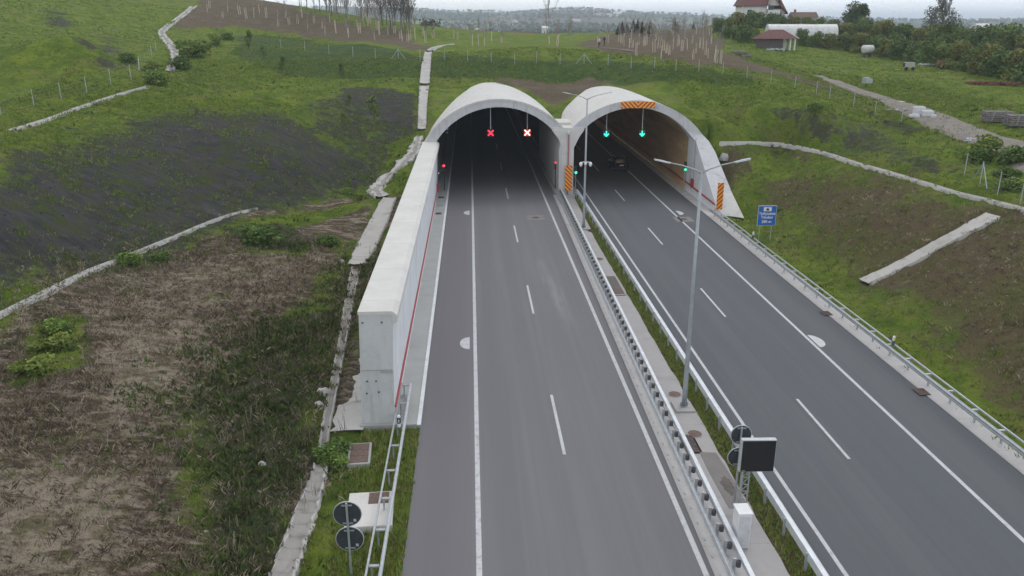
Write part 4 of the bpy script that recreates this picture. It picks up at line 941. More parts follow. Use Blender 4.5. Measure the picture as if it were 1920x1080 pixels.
def branch_mesh(h,spread,seed,levels=4,r0=.12,twig=.012,up=.55,gnarl=.25,nb=(3,5)):
    r=random.Random(seed); mb=MB()
    def grow(p,d,L,rad,lv):
        pts=[p];rs=[rad];q=Vector(p);dd=Vector(d); k=3 if lv<levels-1 else 2
        for i in range(k):
            dd=(dd+Vector((r.uniform(-1,1),r.uniform(-1,1),r.uniform(-.3,1)*up))*gnarl).normalized(); q=q+dd*(L/k); pts.append(tuple(q)); rs.append(max(twig,rad*(1-.55*(i+1)/k)))
        mb.tube(pts,rs,5 if lv<2 else 3,cap=False)
        if lv+1<levels:
            for i in range(r.randint(*nb)+(2 if lv==0 else 0)):
                t=r.uniform(.35,1) if lv==0 else r.uniform(.25,1); j=min(int(t*k),k-1); bp=Vector(pts[j]).lerp(Vector(pts[j+1]),t*k-j)
                a=r.uniform(0,6.28); nd=(Vector((math.cos(a)*spread,math.sin(a)*spread,r.uniform(.35,1.0)))).normalized()
                nd=(nd*.75+dd*.35).normalized(); grow(bp,nd,L*r.uniform(.42,.66),max(twig,rad*.5),lv+1)
    grow((0,0,-.2),(0,0,1),h*.62,r0,0); return mb
class Plant:
    """a plant kind: builds once, copies after"""
    def __init__(s,name,cat,parts): s.name=name; s.cat=cat; s.parts=parts
    def put(s,x,y,z,rz,sc,label,group=None):
        o=thing(s.name,label,s.cat,(x,y,z),rz,group); o.scale=(sc,sc,sc) if not hasattr(sc,'__len__') else sc
        for nm,me in s.parts: link(bpy.data.objects.new(nm,me),o)
        return o
def leafy(nm,cat,seed,h,lumps,n,leaf,base,trunk=True,tr=.1,var=.35):
    v,f,c=crown_arrays(n,lumps,leaf,base,var,seed=seed); me=npmesh('crown',v,f,M['leaf'],{'Col':c}); parts=[]
    if trunk: parts.append(('trunk',branch_mesh(h*.8,.5,seed,3,tr,.02,.6,.15).mesh('trunk',M['bark'])))
    parts.append(('crown',me)); return Plant(nm,cat,parts)
def onG(px,py): x,y,z=G(px,py); return x,y,z
def dist(x,y,z): return (x*FW[0]+y*FW[1]+(z-CH)*FW[2])
# saplings
tw=[]
for k in range(4):
    mb=branch_mesh(4.2,.28,40+k,3,.05,.022,.8,.10,(2,4)); stem=mb.mesh('stem',M['barkl'])
    s1=MB().tube([(-.16,0,-.1),(-.16,.01,1.75)],.052,6).mesh('stake',M['stake']); s2=MB().tube([(.16,.02,-.1),(.17,.02,1.7+.08*k)],.048,6).mesh('stake',M['stake'])
    tw.append((stem,s1,s2))
def sapling(px,py,label,group,i):
    x,y,z=onG(px,py); o=thing('staked_sapling',label,'sapling',(x,y,z-.02),random.uniform(0,6.28),group); k=random.uniform(.85,1.2)*(1.2 if px<790 else 1); o.scale=(k,k,k*random.uniform(.75,1.2)); o.rotation_euler=(random.gauss(0,.05),random.gauss(0,.05),random.uniform(0,6.28))
    st,a,b=tw[i%4]; link(bpy.data.objects.new('stem',st),o); link(bpy.data.objects.new('stake',a),o)
    if i%3: link(bpy.data.objects.new('stake',b),o)
A1=[(45,135),(80,95),(228,200),(278,130),(418,165),(495,210),(568,205),(718,205),(850,305),(835,190),(975,280),(1068,265),(1175,335),(1253,260),(1345,325),(1385,400),(1500,380),(1640,420),(1615,325),(1765,375),(1810,255),(1525,235),(1885,260),(1850,250),(640,150),(930,200),(1120,200),(1430,250)]
A2=[(80,425),(205,370),(370,455),(430,395),(665,440),(680,460),(748,475),(775,455),(843,460),(920,400),(948,480),(250,300),(300,290),(400,330),(520,400),(600,380)]
A3=[(1040,430),(1015,430),(1265,445),(1310,450),(1478,520),(1545,520),(1610,510),(1622,520),(1690,475),(1795,480),(1820,480)]
B1=[(505,525),(420,500),(645,505)]
B2=[(960,480),(1050,480),(1090,485),(1205,475),(1235,490),(1250,520),(1320,540),(1355,540),(1345,480),(1400,640),(1420,505),(1485,520),(1510,510),(1595,590),(1570,430),(1620,450),(1650,545),(1680,670),(1705,570),(1735,600),(1860,520),(1880,500),(1910,575)]
B3=[(130,425),(158,590),(180,450),(262,570),(295,600),(50,520),(378,560),(420,520),(435,520),(470,570),(360,400),(380,400),(575,490),(597,670),(627,600),(640,390),(708,560),(735,620),(775,660),(780,400),(803,400),(840,690),(857,710),(905,715),(705,400),(800,490),(500,440),(540,560),(330,620),(670,540)]
i=0
for lst,ox,lab,grp in ((A1,380,'thin bare sapling tied to pale stakes on the brown hillside left of the tunnel','staked saplings on the left hillside'),(A2,640,'thin bare sapling tied to pale stakes on the brown hillside left of the tunnel','staked saplings on the left hillside'),(A3,640,'thin bare staked sapling on the flat grass plateau above the tunnels','staked saplings on the plateau'),(B1,960,'thin bare staked sapling on the flat grass plateau above the tunnels','staked saplings on the plateau'),(B2,960,'thin bare sapling tied to pale stakes on the brown rise right of the tunnel','staked saplings on the right rise'),(B3,1200,'thin bare sapling tied to pale stakes on the brown rise right of the tunnel','staked saplings on the right rise')):
    for (x,y) in lst: sapling(ox+x/6,y/6,lab,grp,i); i+=1
# bare trees
bare=[Plant('bare_tree','tree',[('trunk',branch_mesh(8.5,.42,60+k,5,.13,.016,.75,.16,(3,4)).mesh('trunk',M['bark']))]) for k in range(4)]
thin=[Plant('bare_tree','tree',[('trunk',branch_mesh(9,.30,80+k,4,.08,.016,.85,.10,(3,5)).mesh('trunk',M['barkl']))]) for k in range(3)]
gn=[Plant('bare_tree','tree',[('trunk',branch_mesh(6,.9,90+k,5,.22,.03,.35,.42,(3,4)).mesh('trunk',M['bark']))]) for k in range(2)]
_bt=[(565,17),(590,21),(612,22),(632,25),(648,33),(655,24),(672,34),(690,38),(703,37),(712,46),(725,46),(738,50),(745,53),(752,49),(760,55),(768,58),(716,40),(682,30),(640,30),(622,28),(575,19),(700,52),(732,57),(756,60),(772,62),(600,23)]; _bt+=[(random.uniform(610,778),0) for _ in range(34)]
for i,(px,py) in enumerate(_bt):
    if py==0: py=np.interp(px,[560,640,700,740,778],[17,26,40,52,66])+random.uniform(-3,5)
    x,y,z=onG(px,py); (bare if i%3 else thin)[i%3].put(x,y,z-.1,random.uniform(0,6),random.uniform(.75,1.2) if i<26 else random.uniform(.35,1.0),'leafless grey tree in the thicket on the left ridge against the sky','bare trees on the left ridge')
for i,(px,py,h) in enumerate([(1028,82,8.5),(1045,86,4.2),(1067,84,5.0),(880,76,3.2),(835,74,2.6)]):
    x,y,z=onG(px,py); thin[i%3].put(x,y,z-.1,i,h/9,'slender leafless tree rising alone from the plateau above the tunnels','slender trees on the plateau')
for i,(px,py,s) in enumerate([(1318,50,.9),(1338,46,1.0)]):
    x,y,z=onG(px,py); gn[i].put(x,y,z,i*2.1,s,['spreading crooked dark tree on the skyline, the left one of two before the house','rounder crooked dark tree on the skyline nearest the white house'][i])
for i,(px,py,s) in enumerate([(1840,66,.9),(1862,68,1.05),(1880,70,1.2),(1898,72,1.1),(1915,74,1.25),(1935,76,1.2),(1815,66,.7),(1850,72,.8)]):
    x,y,z=onG(px,py); (bare[i%4]).put(x,y,z,i*1.3,s*.9,'purplish leafless tree behind the hedge at the right edge','bare trees behind the right hedge')
# conifers
def conifer(seed):
    L=[(0,0,.6+.5*i,max(.15,.95-.16*i),max(.15,.95-.16*i),.35) for i in range(6)]; v,f,c=crown_arrays(700,L,.28,(.055,.07,.055),.3,seed=seed); mb=MB(); mb.tube([(0,0,-.2),(0,0,3.4)],[.1,.03],6)
    return Plant('conifer','tree',[('trunk',mb.mesh('trunk',M['bark'])),('crown',npmesh('crown',v,f,M['leaf'],{'Col':c}))])
con=[conifer(3),conifer(4)]
for i,(px,py,s) in enumerate([(1158,66,.8),(1166,64,1.1),(1175,64,1.0),(1187,63,1.2),(1195,65,1.3),(1203,64,1.15),(1218,66,1.2),(1264,58,1.15),(1300,55,.7),(1270,60,.8),(1210,68,.8)]):
    x,y,z=onG(px,py); con[i%2].put(x,y,z,i,s*.72,'small dark evergreen tree among the stakes on the right rise','dark evergreens on the right rise')
for i,(px,py) in enumerate([(797,62),(811,62)]):
    x,y,z=onG(px,py); L=[(0,0,2.1,.8,.8,.6),(.4,.1,1.8,.6,.6,.5),(-.5,0,2.0,.6,.5,.5)]
    if i==0: lp=leafy('small_tree','tree',9,2.4,L,350,.22,(.05,.04,.045),True,.06); lp2=lp
    (lp if i==0 else lp2).put(x,y,z,i*2,1.0 if i==0 else 1.1,['purplish round topped little tree on the plateau edge, paler left one','very dark round topped little tree on the plateau edge'][i])
# leafy single trees
def fol(px,py,plant,sc,rz,label,group=None):
    x,y,z=onG(px,py); return plant.put(x,y,z-.1,rz,sc,label,group)
ash=leafy('leafy_tree','tree',21,8,lumpset(18,2.7,2.5,1.8,6.0,1.2,1.9,5,.35),5600,.36,(.085,.125,.055),True,.2)
fol(1602,66,ash,1.08,.3,'round bushy green tree standing alone on the skyline right of the house')
big=leafy('leafy_tree','tree',23,11,lumpset(20,4.0,3.6,2.5,7.4,1.3,2.1,8,.3),2300,.40,(.155,.165,.135),True,.25,.45)
b0=branch_mesh(10,.6,33,5,.26,.03,.6,.2,(3,5)).mesh('trunk',M['bark']); big.parts[0]=('trunk',b0)
fol(1762,84,big,.98,.2,'large half leafless domed tree rising above the right hedge')
slim=leafy('leafy_tree','tree',25,5,lumpset(8,.8,.8,1,4.4,.7,1.1,3,.4),1800,.34,(.14,.17,.045),True,.1)
fol(1768,98,slim,1.05,0,'yellow green bushy tree directly before the large half leafless tree')
young=leafy('young_tree','tree',27,2.6,lumpset(6,.35,.35,1.0,2.5,.3,.45,3,.3),420,.2,(.12,.17,.05),True,.04)
for px,py,s,l in ((468,97,1.25,'pale green young tree on the bank beside the shrubs on the left shoulder'),(530,140,1.0,'yellow green leaning young tree in the fold of the left bank'),(495,112,.8,'faint spindly young tree between two pale ones on the left bank'),(641,150,.9,'light green young tree in the grass near the bench above the left slope'),(702,232,1.2,'slender dark green young tree on the grey slope beside the chute'),(655,205,.7,'little green seedling tree at the top of the grey slope'),(645,245,.8,'thin green young tree low on the grey slope')): fol(px,py,young,s,px,l)
# shrubs
sh=[leafy('shrub','shrub',70+k,1.2,lumpset(9,.8,.7,.35,1.25,.4,.7,k,.3),1500,.2,[(.17,.25,.06),(.12,.19,.05),(.18,.235,.055)][k],False) for k in range(3)]
for (px,py,k,s,l) in [(345,128,1,1.7,'dark leafy shrub right of the stepped stone channel'),(368,108,2,2.3,'large yellow green shrub on the left shoulder'),(405,85,2,1.8,'bushy green shrub at the corner of the brown hillside'),(350,95,0,1.6,'green shrub between stone channel and large yellow green shrub'),(295,158,0,1.5,'shrub at the upper end of the thin shoulder ditch'),(285,135,2,1.3,'yellowish shrub among the fence posts on the left'),(238,118,1,1.3,'low dark shrub behind the fence posts on the left'),(425,75,1,1.4,'dark shrub at the start of the crest fence'),
    (1845,292,2,1.5,'yellow green bush below the gravel path at the right'),(1828,302,1,1.2,'darker bush beside the yellow green one below the gravel path'),(1908,305,1,1.3,'dark bush at the right edge under the gravel path'),(1900,355,0,1.0,'rounded green bush beside the braced fence post at right'),(1880,330,1,1.0,'deep green low bush behind the braced fence post'),(1700,92,0,1.0,'light bush before the hedge by the white tarpaulin'),
    (622,850,1,.85,'dark green bush below the near end of the white wall'),(628,868,0,.6,'small green bush beside the brown hatch'),(95,655,2,.9,'yellow green weed bush on the brown field at the left'),(60,700,2,1.0,'yellow green weed bush at the left edge of the field'),(110,620,0,.8,'fresh green weed bush nearest the left ditch'),(500,455,1,1.3,'broad dark green weed patch on the field by the slope foot'),(470,445,1,1.1,'dark green weed bush left of the broad patch'),(610,458,1,.9,'flat dark green weed bush near the wide channel'),(240,492,0,.8,'green weed bush on the ditch edge'),(300,486,1,.8,'dark weed bush right of the one on the ditch edge'),(680,372,2,.7,'yellow green shrub at the mouth of the rubble channel'),(650,365,0,.8,'green shrub at the foot of the grey slope'),(1530,205,1,.9,'low green shrub on the bank under the gravel path'),(1460,395,0,.5,'small shrub behind the blue sign'),(1720,110,1,1.2,'dark bush behind the cart on the right field'),(1385,104,1,.55,'dark heap of brush at the edge of the brown rise')]: 
    x,y,z=onG(px,py); sh[k].put(x,y,z-.12,px*.37,(s,s,s*(.75 if s>1 else .6)),l)
# hedges
hb=[leafy('hedge_bush','bush',120+k,3.4,lumpset(11,1.7,1.5,.7,3.4,.9,1.5,30+k,.3),3000,.34,[(.125,.185,.06),(.15,.205,.065),(.20,.215,.065)][k],False) for k in range(3)]
pts=[]
for px,py,s in [(1505,85,.8),(1530,88,.85),(1556,91,.9),(1583,94,.9),(1610,98,.95),(1638,102,1.0),(1664,107,1.0),(1690,112,1.05),(1716,116,1.05),(1742,121,1.1),(1768,126,1.1),(1795,131,1.1),(1822,136,1.15),(1850,141,1.2),(1880,147,1.25),(1910,152,1.3),(1940,158,1.35),(1970,165,1.3),
   (1520,74,1.0),(1545,72,1.05),(1580,74,1.1),(1620,76,1.1),(1660,79,1.15),(1700,82,1.2),(1740,86,1.25),(1780,90,1.25),(1820,95,1.3),(1860,99,1.35),(1900,102,1.45),(1560,72,1.0),(1600,76,1.0),(1640,80,1.05),(1680,84,1.1),(1720,90,1.1),(1760,95,1.2),(1800,100,1.2),(1840,104,1.25),(1880,108,1.4),(1920,113,1.5)]:
    pts.append((px,py,s))
for i,(px,py,s) in enumerate(pts):
    x,y,z=onG(px,py); hb[(i*7+i//3)%3].put(x,y,z-.2,i*1.7,(s*random.uniform(.9,1.1),s,s*random.uniform(.8,1.1)),'dense green bush in the long hedge behind the right field','bushes of the long right hedge')
for i,(px,py,s) in enumerate([(1348,60,.85),(1366,56,.95),(1385,52,1.05),(1404,52,1.0),(1425,52,.95),(1446,53,.95),(1468,54,.9),(1490,56,.9),(1512,57,.9),(1536,59,.85),(1380,74,.8),(1398,80,.95),(1357,72,.6),(1412,76,.8),(1560,62,.85),(1478,78,.5)]):
    x,y,z=onG(px,py); hb[(i*5+i//2)%3].put(x,y,z-.2,i*2.3,(s,s,s*random.uniform(.8,1.05)),'olive green bush in the thicket below the white house','bushes below the white house')

# ------------------------------------------------------------------ fences
def fence(label,posts,h,braces=(),wires=5):
    P3=[onG(*p) for p in posts]; o=P3[0]; t=thing('wire_fence',label,'fence',o)
    pm=MB().tube([(0,0,-.2),(0,0,h)],.038,6).mesh('post',M['galv'])
    for i,p in enumerate(P3):
        q=bpy.data.objects.new('post',pm); link(q,t); q.location=(p[0]-o[0],p[1]-o[1],p[2]-o[2])
        if i in braces:
            n=P3[min(i+1,len(P3)-1)]; m=P3[max(i-1,0)]; d=Vector((n[0]-m[0],n[1]-m[1],0)).normalized()
            for s in (-1,1):
                e=(p[0]+d.x*s*1.2,p[1]+d.y*s*1.2); mb=MB(); mb.tube([(p[0]-o[0],p[1]-o[1],p[2]-o[2]+h*.92),(e[0]-o[0],e[1]-o[1],hz1(*e)-o[2]-.05)],.035,6); mb.build('brace',M['galv'],t)
    mb=MB()
    for k in range(wires):
        z=h*(k+.6)/wires
        mb.tube([(p[0]-o[0],p[1]-o[1],p[2]-o[2]+z) for p in P3],.0025,3,cap=False)
    mb.build('wire',M['galv'],t)
fence('long wire fence on slim posts along the grassy crest above the tunnels',[(439,72),(527,91),(572,96),(617,102),(662,107),(704,110),(747,111),(788,113),(834,113),(877,115),(921,117),(965,119),(1006,118),(1050,120),(1095,120),(1140,123),(1183,128),(1227,130),(1267,133),(1310,134),(1355,140),(1400,147),(1445,156),(1490,166),(1530,178)],1.55,(6,14))
fence('sparse wire fence on pale posts crossing the left grass field',[(-40,225),(2,215),(64,200),(115,186),(163,174),(208,158),(246,150),(262,131),(285,108),(293,96)],1.7,(7,))
fence('wire fence with braced post above the long right ditch',[(1808,328),(1837,345),(1870,366),(1913,381),(1960,400)],1.75,(1,),6)
fence('short wire fence beside the gravel path at the right',[(1555,185),(1600,200),(1640,215),(1690,228),(1745,245),(1802,263),(1816,268),(1832,276)],1.5)

# ------------------------------------------------------------------ buildings
def house(px,py,ddist):
    d=ray(px,py); d=d/np.dot(d,FW); x,y=d[0]*ddist,d[1]*ddist; z=CH+d[2]*ddist; return x,y,z
x,y,z=house(1428,36,200); zg=min(z,hz1(x,y))
t=thing('house','white two storey house with steep red roof and balcony on the right skyline','house',(x,y,z-1.0),R(-6))
mb=MB(); mb.box((-2.4,2,2.0),(6.0,8,4.6)); mb.build('wall',M['plaster'],t)
mb=MB(); mb.box((2.9,2,1.6),(4.5,7.6,3.6)); mb.build('wall',M['plasterb'],t)
mb=MB(); mb.add([(-6.0,-2.6,4.2),(1.2,-2.6,4.2),(.4,2,8.8),(-4.2,2,8.8),(-6.0,6.6,4.2),(1.2,6.6,4.2)],[(0,1,2,3),(4,3,2,5),(0,3,4)]); mb.add([(-6,-2.6,4.05),(1.2,-2.6,4.05),(1.2,6.6,4.05),(-6,6.6,4.05)],[(3,2,1,0)]); rf=mb.build('roof',M['roof'],t)
mb=MB(); mb.add([(5.75,-2.5,2.3),(5.75,6.6,2.3),(2.1,6.6,8.8),(2.1,-.8,8.8),(.9,-2.5,7.0),(3.2,-2.5,4.6),(.3,2,8.8)],[(0,1,2,3),(0,3,4,5)]); mb.add([(3.3,-2.48,4.4),(5.75,-2.5,2.15),(5.75,6.6,2.15),(3.3,6.6,4.4)],[(0,1,2,3)]); mb.build('roof',M['roof'],t)
mb=MB(); mb.add([(.6,-2.4,4.2),(3.4,-2.4,4.2),(3.2,-2.4,5.0),(1.9,-2.4,7.6),(.6,-2.4,5.0)],[(0,1,2,3,4)]); mb.add([(.6,-2.38,4.2),(.6,2,4.2),(3.4,2,4.2),(3.4,-2.38,4.2)],[(0,1,2,3)]); mb.build('gable',M['plasterb'],t)
mb=MB(); mb.add([(.25,-2.75,4.4),(1.95,-2.75,7.95),(3.75,-2.75,4.4),(3.75,2,4.4),(1.95,2,7.95),(.25,2,4.4)],[(0,1,4,5),(1,2,3,4)]); mb.build('roof',M['roof'],t)
mb=MB(); mb.box((1.4,-2.45,3.1),(1.3,.06,2.0)); mb.build('balcony_opening',M['glass'],t)
mb=MB(); mb.box((2.0,-2.9,2.2),(3.0,.9,.15)); mb.box((2.0,-3.3,2.7),(3.0,.06,.9)); mb.build('balcony',M['plaster'],t)
mb=MB(); mb.box((-3.6,-2.05,2.6),(1,.06,1.2)); w=mb.build('window',M['glass'],t)
mb=MB(); mb.box((3.8,-1.85,2.0),(.9,.06,1.1)); mb.build('window',M['glass'],t)
x,y,z=house(1505,36,225); t=thing('outbuilding','low brown roofed outbuilding right of the white house','outbuilding',(x,y,z-1.8),R(-5))
mb=MB(); mb.box((0,0,1.1),(6.6,5,2.2)); mb.build('wall',M['plasterb'],t); mb=MB(); mb.prism([(-2.9,2.2),(2.9,2.2),(0,3.7)],'x',-3.6,3.6); rf=mb.build('roof',M['roofd'],t); mb=MB(); mb.box((-2.3,.2,3.7),(.5,.5,1.4)); mb.build('chimney',M['brick'],rf)
x,y,z=onG(1452,93); t=thing('shed','dark plank shed with hipped red roof and open white posted corner','shed',(x,y,z-.1),R(14)); s=.94; t.scale=(s,s,s)
mb=MB(); mb.box((-1.3,0,1.15),(4.2,3.2,2.3)); mb.build('wall',M['plank'],t)
mb=MB(); e=2.25; mb.add([(-4.1,-2.4,e),(3.9,-2.4,e),(3.9,2.4,e),(-4.1,2.4,e),(-1.7,0,e+1.75),(1.7,0,e+1.75)],[(0,1,5,4),(1,2,5),(2,3,4,5),(3,0,4),(3,2,1,0)]); rf=mb.build('roof',M['roof'],t)
mb=MB(); mb.tube([(-1.7,0,e+1.78),(1.7,0,e+1.78)],.09,6); mb.tube([(1.7,0,e+1.78),(3.9,-2.4,e+.05)],.09,6); mb.build('ridge_tiles',M['plaster'],rf)
for px_,py_ in ((3.3,-1.9),(2.2,-1.9),(3.3,0),(3.3,1.9)):
    mb=MB(); mb.box((px_,py_,1.15),(.3,.3,2.3)); mb.build('post',M['plaster'],t)
mb=MB(); mb.box((2.2,1.2,1.0),(2.4,.2,1.9)); mb.build('back_wall',M['plaster'],t)
t=thing('rubble_heap','pale rubbish heap lying against the front of the plank shed','heap',(x-.9,y-2.2,hz1(x-.9,y-2.2)),R(10)); mb=MB()
for k in range(9): mb.box((random.uniform(-2,2),random.uniform(-.3,.3),random.uniform(.1,.3)),(random.uniform(.5,1.1),.4,.25),random.uniform(0,3),0,random.uniform(-.3,.3))
mb.build('debris',M['whitepack'],t)
x,y,z=onG(1512,82); z=hz1(x,y); t=thing('polytunnel','long white polythene greenhouse tunnel behind the red roofed shed','greenhouse',(x+1.5,y+8,hz1(x+1.5,y+8)),R(-9)); mb=MB(); n=14
prof=[(2.6*math.cos(a),3.0*math.sin(a)**.8) for a in np.linspace(0,math.pi,n)]; mb.prism([(p[0],p[1]) for p in prof],'x',-7,7.5); mb.build('cover',M['film'],t,False)
mb=MB()
for q in np.linspace(-7,7.5,8): mb.tube([(q,p[0]*1.01,p[1]*1.01) for p in prof],.03,5)
mb.build('hoops',M['rim'],t)
def small_house(px,py,dd,w,dp,h,rz,wm,rm,label,group=None):
    x,y,z=house(px,py,dd); z=max(z,hz1(x,y)-.3) if dd<600 else hz1(x,y); t=thing('farmhouse',label,'house',(x,y,z),rz,group)
    mb=MB(); mb.box((0,0,h/2-.5),(w,dp,h+1)); mb.build('wall',M[wm],t); mb=MB(); mb.prism([(-dp/2-.4,h),(dp/2+.4,h),(0,h+dp*.42)],'x',-w/2-.4,w/2+.4); mb.build('roof',M[rm],t)
    for q in (-.28,.28):
        mb=MB(); mb.box((w*q,-dp/2-.02,h*.55),(w*.14,.06,h*.35)); mb.build('window',M['glass'],t)
small_house(962,76,330,6.5,5,1.6,.5,'plaster','roofd','brown roofed cottage just beyond the plateau, left of a pair'); small_house(985,76,335,7,5,1.5,-.4,'plaster','roofd','brown roofed cottage just beyond the plateau, right of a pair')
small_house(1022,72,420,3,3,5,.2,'plaster','plaster','narrow white building standing alone beyond the plateau')
for i,(px,py,dd,w) in enumerate([(830,52,700,14),(848,52,700,18),(895,46,900,16),(905,50,850,14),(925,45,1100,14),(1005,50,900,12),(1120,34,1900,22),(1138,35,1900,26),(1158,33,2000,20),(1040,58,620,10),(870,45,1200,16),(965,40,1500,18),(1080,40,1600,18),(1690,57,650,10),(1838,62,400,9)]):
    small_house(px,py,dd,w,w*.55,w*.28,i*.7,'plaster',['roof','roofd','plaster'][i%3],'tiny pale house far off in the hazy valley','far houses in the valley')

# ------------------------------------------------------------------ things lying on the right field
def gthing(name,label,cat,px,py,rz): x,y,z=onG(px,py); return thing(name,label,cat,(x,y,z),rz)
for k,(px,py,l) in enumerate(((1868,228,'larger stack of grey cut poles on the grass by the gravel path'),(1914,236,'smaller stack of grey cut poles at the right picture edge'))):
    t=gthing('wood_pile',l,'wood pile',px,py,R(-14)); 
    mb=MB(); rr_=random.Random(k)
    for row in range(6):
        for c in range(8-row//2): 
            yy=-.9+.24*c+row*.06; mb.tube([(-1.25+rr_.uniform(-.15,.1),yy,.12+.17*row),(1.25+rr_.uniform(-.1,.15),yy+rr_.uniform(-.05,.05),.12+.17*row)],rr_.uniform(.06,.1),6)
    mb.build('poles',M['wood'],t)
    for q in (-.7,.5): mb=MB(); mb.box((q,-.2,.62),(.05,2.0,1.0),0,0,.2); mb.build('strap',M['wood'],t)
t=gthing('board','long white board lying flat on the edge of the gravel path','board',1651,188,R(-62)); mb=MB(); mb.box((0,0,.07),(6.2,.75,.06)); mb.build('sheet',M['film'],t)
for px,py,sz,l in ((1722,216,(1.2,.8,.85),'tall white wrapped block in the dump by the gravel path'),(1738,219,(1.1,.9,.6),'grey white crate right of the tall white block'),(1714,221,(1.0,.8,.3),'flat white slab left of the tall white block'),(1750,222,(.5,.5,.3),'small white lump at the right end of the dump')):
    t=gthing('wrapped_block',l,'block',px,py,R(-20)); mb=MB(); mb.box((0,0,sz[2]/2+.05),sz); mb.box((.1,.05,sz[2]+.08),(sz[0]*.6,sz[1]*.6,.1),.2); mb.build('wrapping',M['whitepack'],t,bevel=.06)
t=gthing('rubble_heap','low heap of broken pale slabs left of the white blocks','heap',1685,209,0); mb=MB()
for k in range(12): mb.box((random.uniform(-1.2,1.2),random.uniform(-.8,.8),random.uniform(.05,.2)),(random.uniform(.3,.8),random.uniform(.2,.5),.12),random.uniform(0,3),0,random.uniform(-.4,.4))
mb.build('debris',M['strip'],t)
t=gthing('rubble_heap','small pale blue heap of plastic scraps by the path fence','heap',1816,264,0); mb=MB()
for k in range(8): mb.box((random.uniform(-.8,.8),random.uniform(-.4,.4),random.uniform(.05,.2)),(random.uniform(.2,.6),random.uniform(.2,.4),.1),random.uniform(0,3),0,random.uniform(-.4,.4))
mb.build('debris',M['galvl'],t)
t=gthing('water_tank','white covered tank on a dark stand at the far edge of the field','tank',1625,107,R(10)); mb=MB(); mb.tube([(-1.0,0,1.35),(-.9,0,1.4),(.9,0,1.4),(1.0,0,1.35)],[.4,.75,.75,.4],14); mb.build('tank',M['film'],t,True); mb=MB()
for q in (-.6,.6): mb.box((q,0,.4),(.15,1,.85))
mb.build('stand',M['plank'],t)
t=gthing('cart','small box cart with pale body and dark open end on the right field','cart',1703,132,R(-10)); mb=MB(); mb.box((0,0,.85),(1.5,1.0,.8)); mb.build('body',M['plasterb'],t,bevel=.03); mb=MB(); mb.box((-.77,0,.85),(.04,.85,.65)); mb.build('opening',M['glass'],t)
for q in (-.5,.5):
    mb=MB(); mb.tube([(q,-.55,.28),(q,-.45,.28)],.28,14); mb.build('wheel',M['tyre'],t)
t=gthing('tarpaulin','crumpled white tarpaulin lying before the hedge','tarpaulin',1737,122,0); vs=[];n=9
for a in range(n):
    for b in range(6): vs.append((-1.6+.4*a,-.6+.25*b,.05+.35*random.random()*(1 if 0<a<n-1 and 0<b<5 else 0)))
mb=MB(); mb.add(vs,[(a*6+b,a*6+b+1,(a+1)*6+b+1,(a+1)*6+b) for a in range(n-1) for b in range(5)]); mb.build('sheet',M['film'],t)
t=gthing('trailer','dark red farm trailer parked under the hedge','trailer',1769,129,R(-8)); mb=MB(); mb.box((0,0,.95),(2.0,1.2,.75)); mb.build('body',M['brick'],t,bevel=.03); mb=MB(); mb.tube([(1.0,0,.55),(2.0,0,.45)],.06,6); mb.build('drawbar',M['rustd'],t)
for q in (-.6,.6):
    mb=MB(); mb.tube([(q,-.7,.35),(q,-.58,.35)],.35,14); mb.build('wheel',M['tyre'],t)
def lump(name,mat,seed,r):
    bm=bmesh.new(); bmesh.ops.create_icosphere(bm,subdivisions=3,radius=1)
    for v in bm.verts:
        k=.75+.5*float(vnoise(v.co.x*2+seed,v.co.y*2+v.co.z,.7,seed)); v.co=Vector((v.co.x*r[0]*k,v.co.y*r[1]*k,max(v.co.z,-.2)*r[2]*k))
    me=bpy.data.meshes.new(name); bm.to_mesh(me); bm.free(); me.materials.append(mat); return me
for px,py,s,l in ((1797,131,.55,'smaller pale cream boulder before the hedge'),(1811,134,.7,'larger pale cream boulder before the hedge')):
    o=bpy.data.objects.new('boulder',lump('boulder',M['stake'],px,(s*1.2,s,s*.8))); link(o); o.location=onG(px,py); tag(o,l,'boulder')
t=gthing('crate_stack','bluish grey stack of two crates alone on the right field','crates',1626,157,R(20)); mb=MB(); mb.box((-.35,0,.4),(.7,.7,.8)); mb.box((.4,.1,.33),(.6,.7,.66)); mb.box((-.3,0,.85),(.6,.6,.08)); mb.build('crates',M['galv'],t,bevel=.03)
x,y,z=onG(1885,160); t=thing('brick_pile','long low pile of old red bricks across the right field','bricks',(x,y,z),R(-25)); mb=MB()
for k in range(90): mb.box((random.uniform(-4.5,4.5),random.uniform(-.5,.5),random.uniform(.05,.4)),(.5,.3,.22),random.uniform(0,3))
mb.build('bricks',M['brick'],t)
for px,py,s,l in ((1384,101,.9,'larger dark heap of old tyres and brush at the edge of the brown rise'),(1398,107,.6,'smaller dark heap at the edge of the brown rise')):
    o=bpy.data.objects.new('dark_heap',lump('dark_heap',M['bark'],px,(s*1.5,s,s*.7))); link(o); o.location=onG(px,py); tag(o,l,'heap')
# stones by the left channel
for px,py,s,l in ((606,738,.3,'upright whitish stone beside the narrow channel'),(598,760,.2,'small whitish stone under the upright one'),(491,872,.16,'lone white stone in the dark grass of the foreground'),(640,492,.2,'whitish block lying on the field by the wide channel')):
    o=bpy.data.objects.new('stone',lump('stone',M['rubble'],px,(s,s*.7,s*1.1))); link(o); o.location=onG(px,py); tag(o,l,'stone')

o=bpy.data.objects.new('rock',lump('rock',M['strip'],3,(.5,.4,.6))); link(o); x,y,z=onG(1349,300); o.location=(26.7,83.5,hz1(26.7,83.5)+.15); tag(o,'pale broken rock beside the right wing wall of the tunnel','rock')
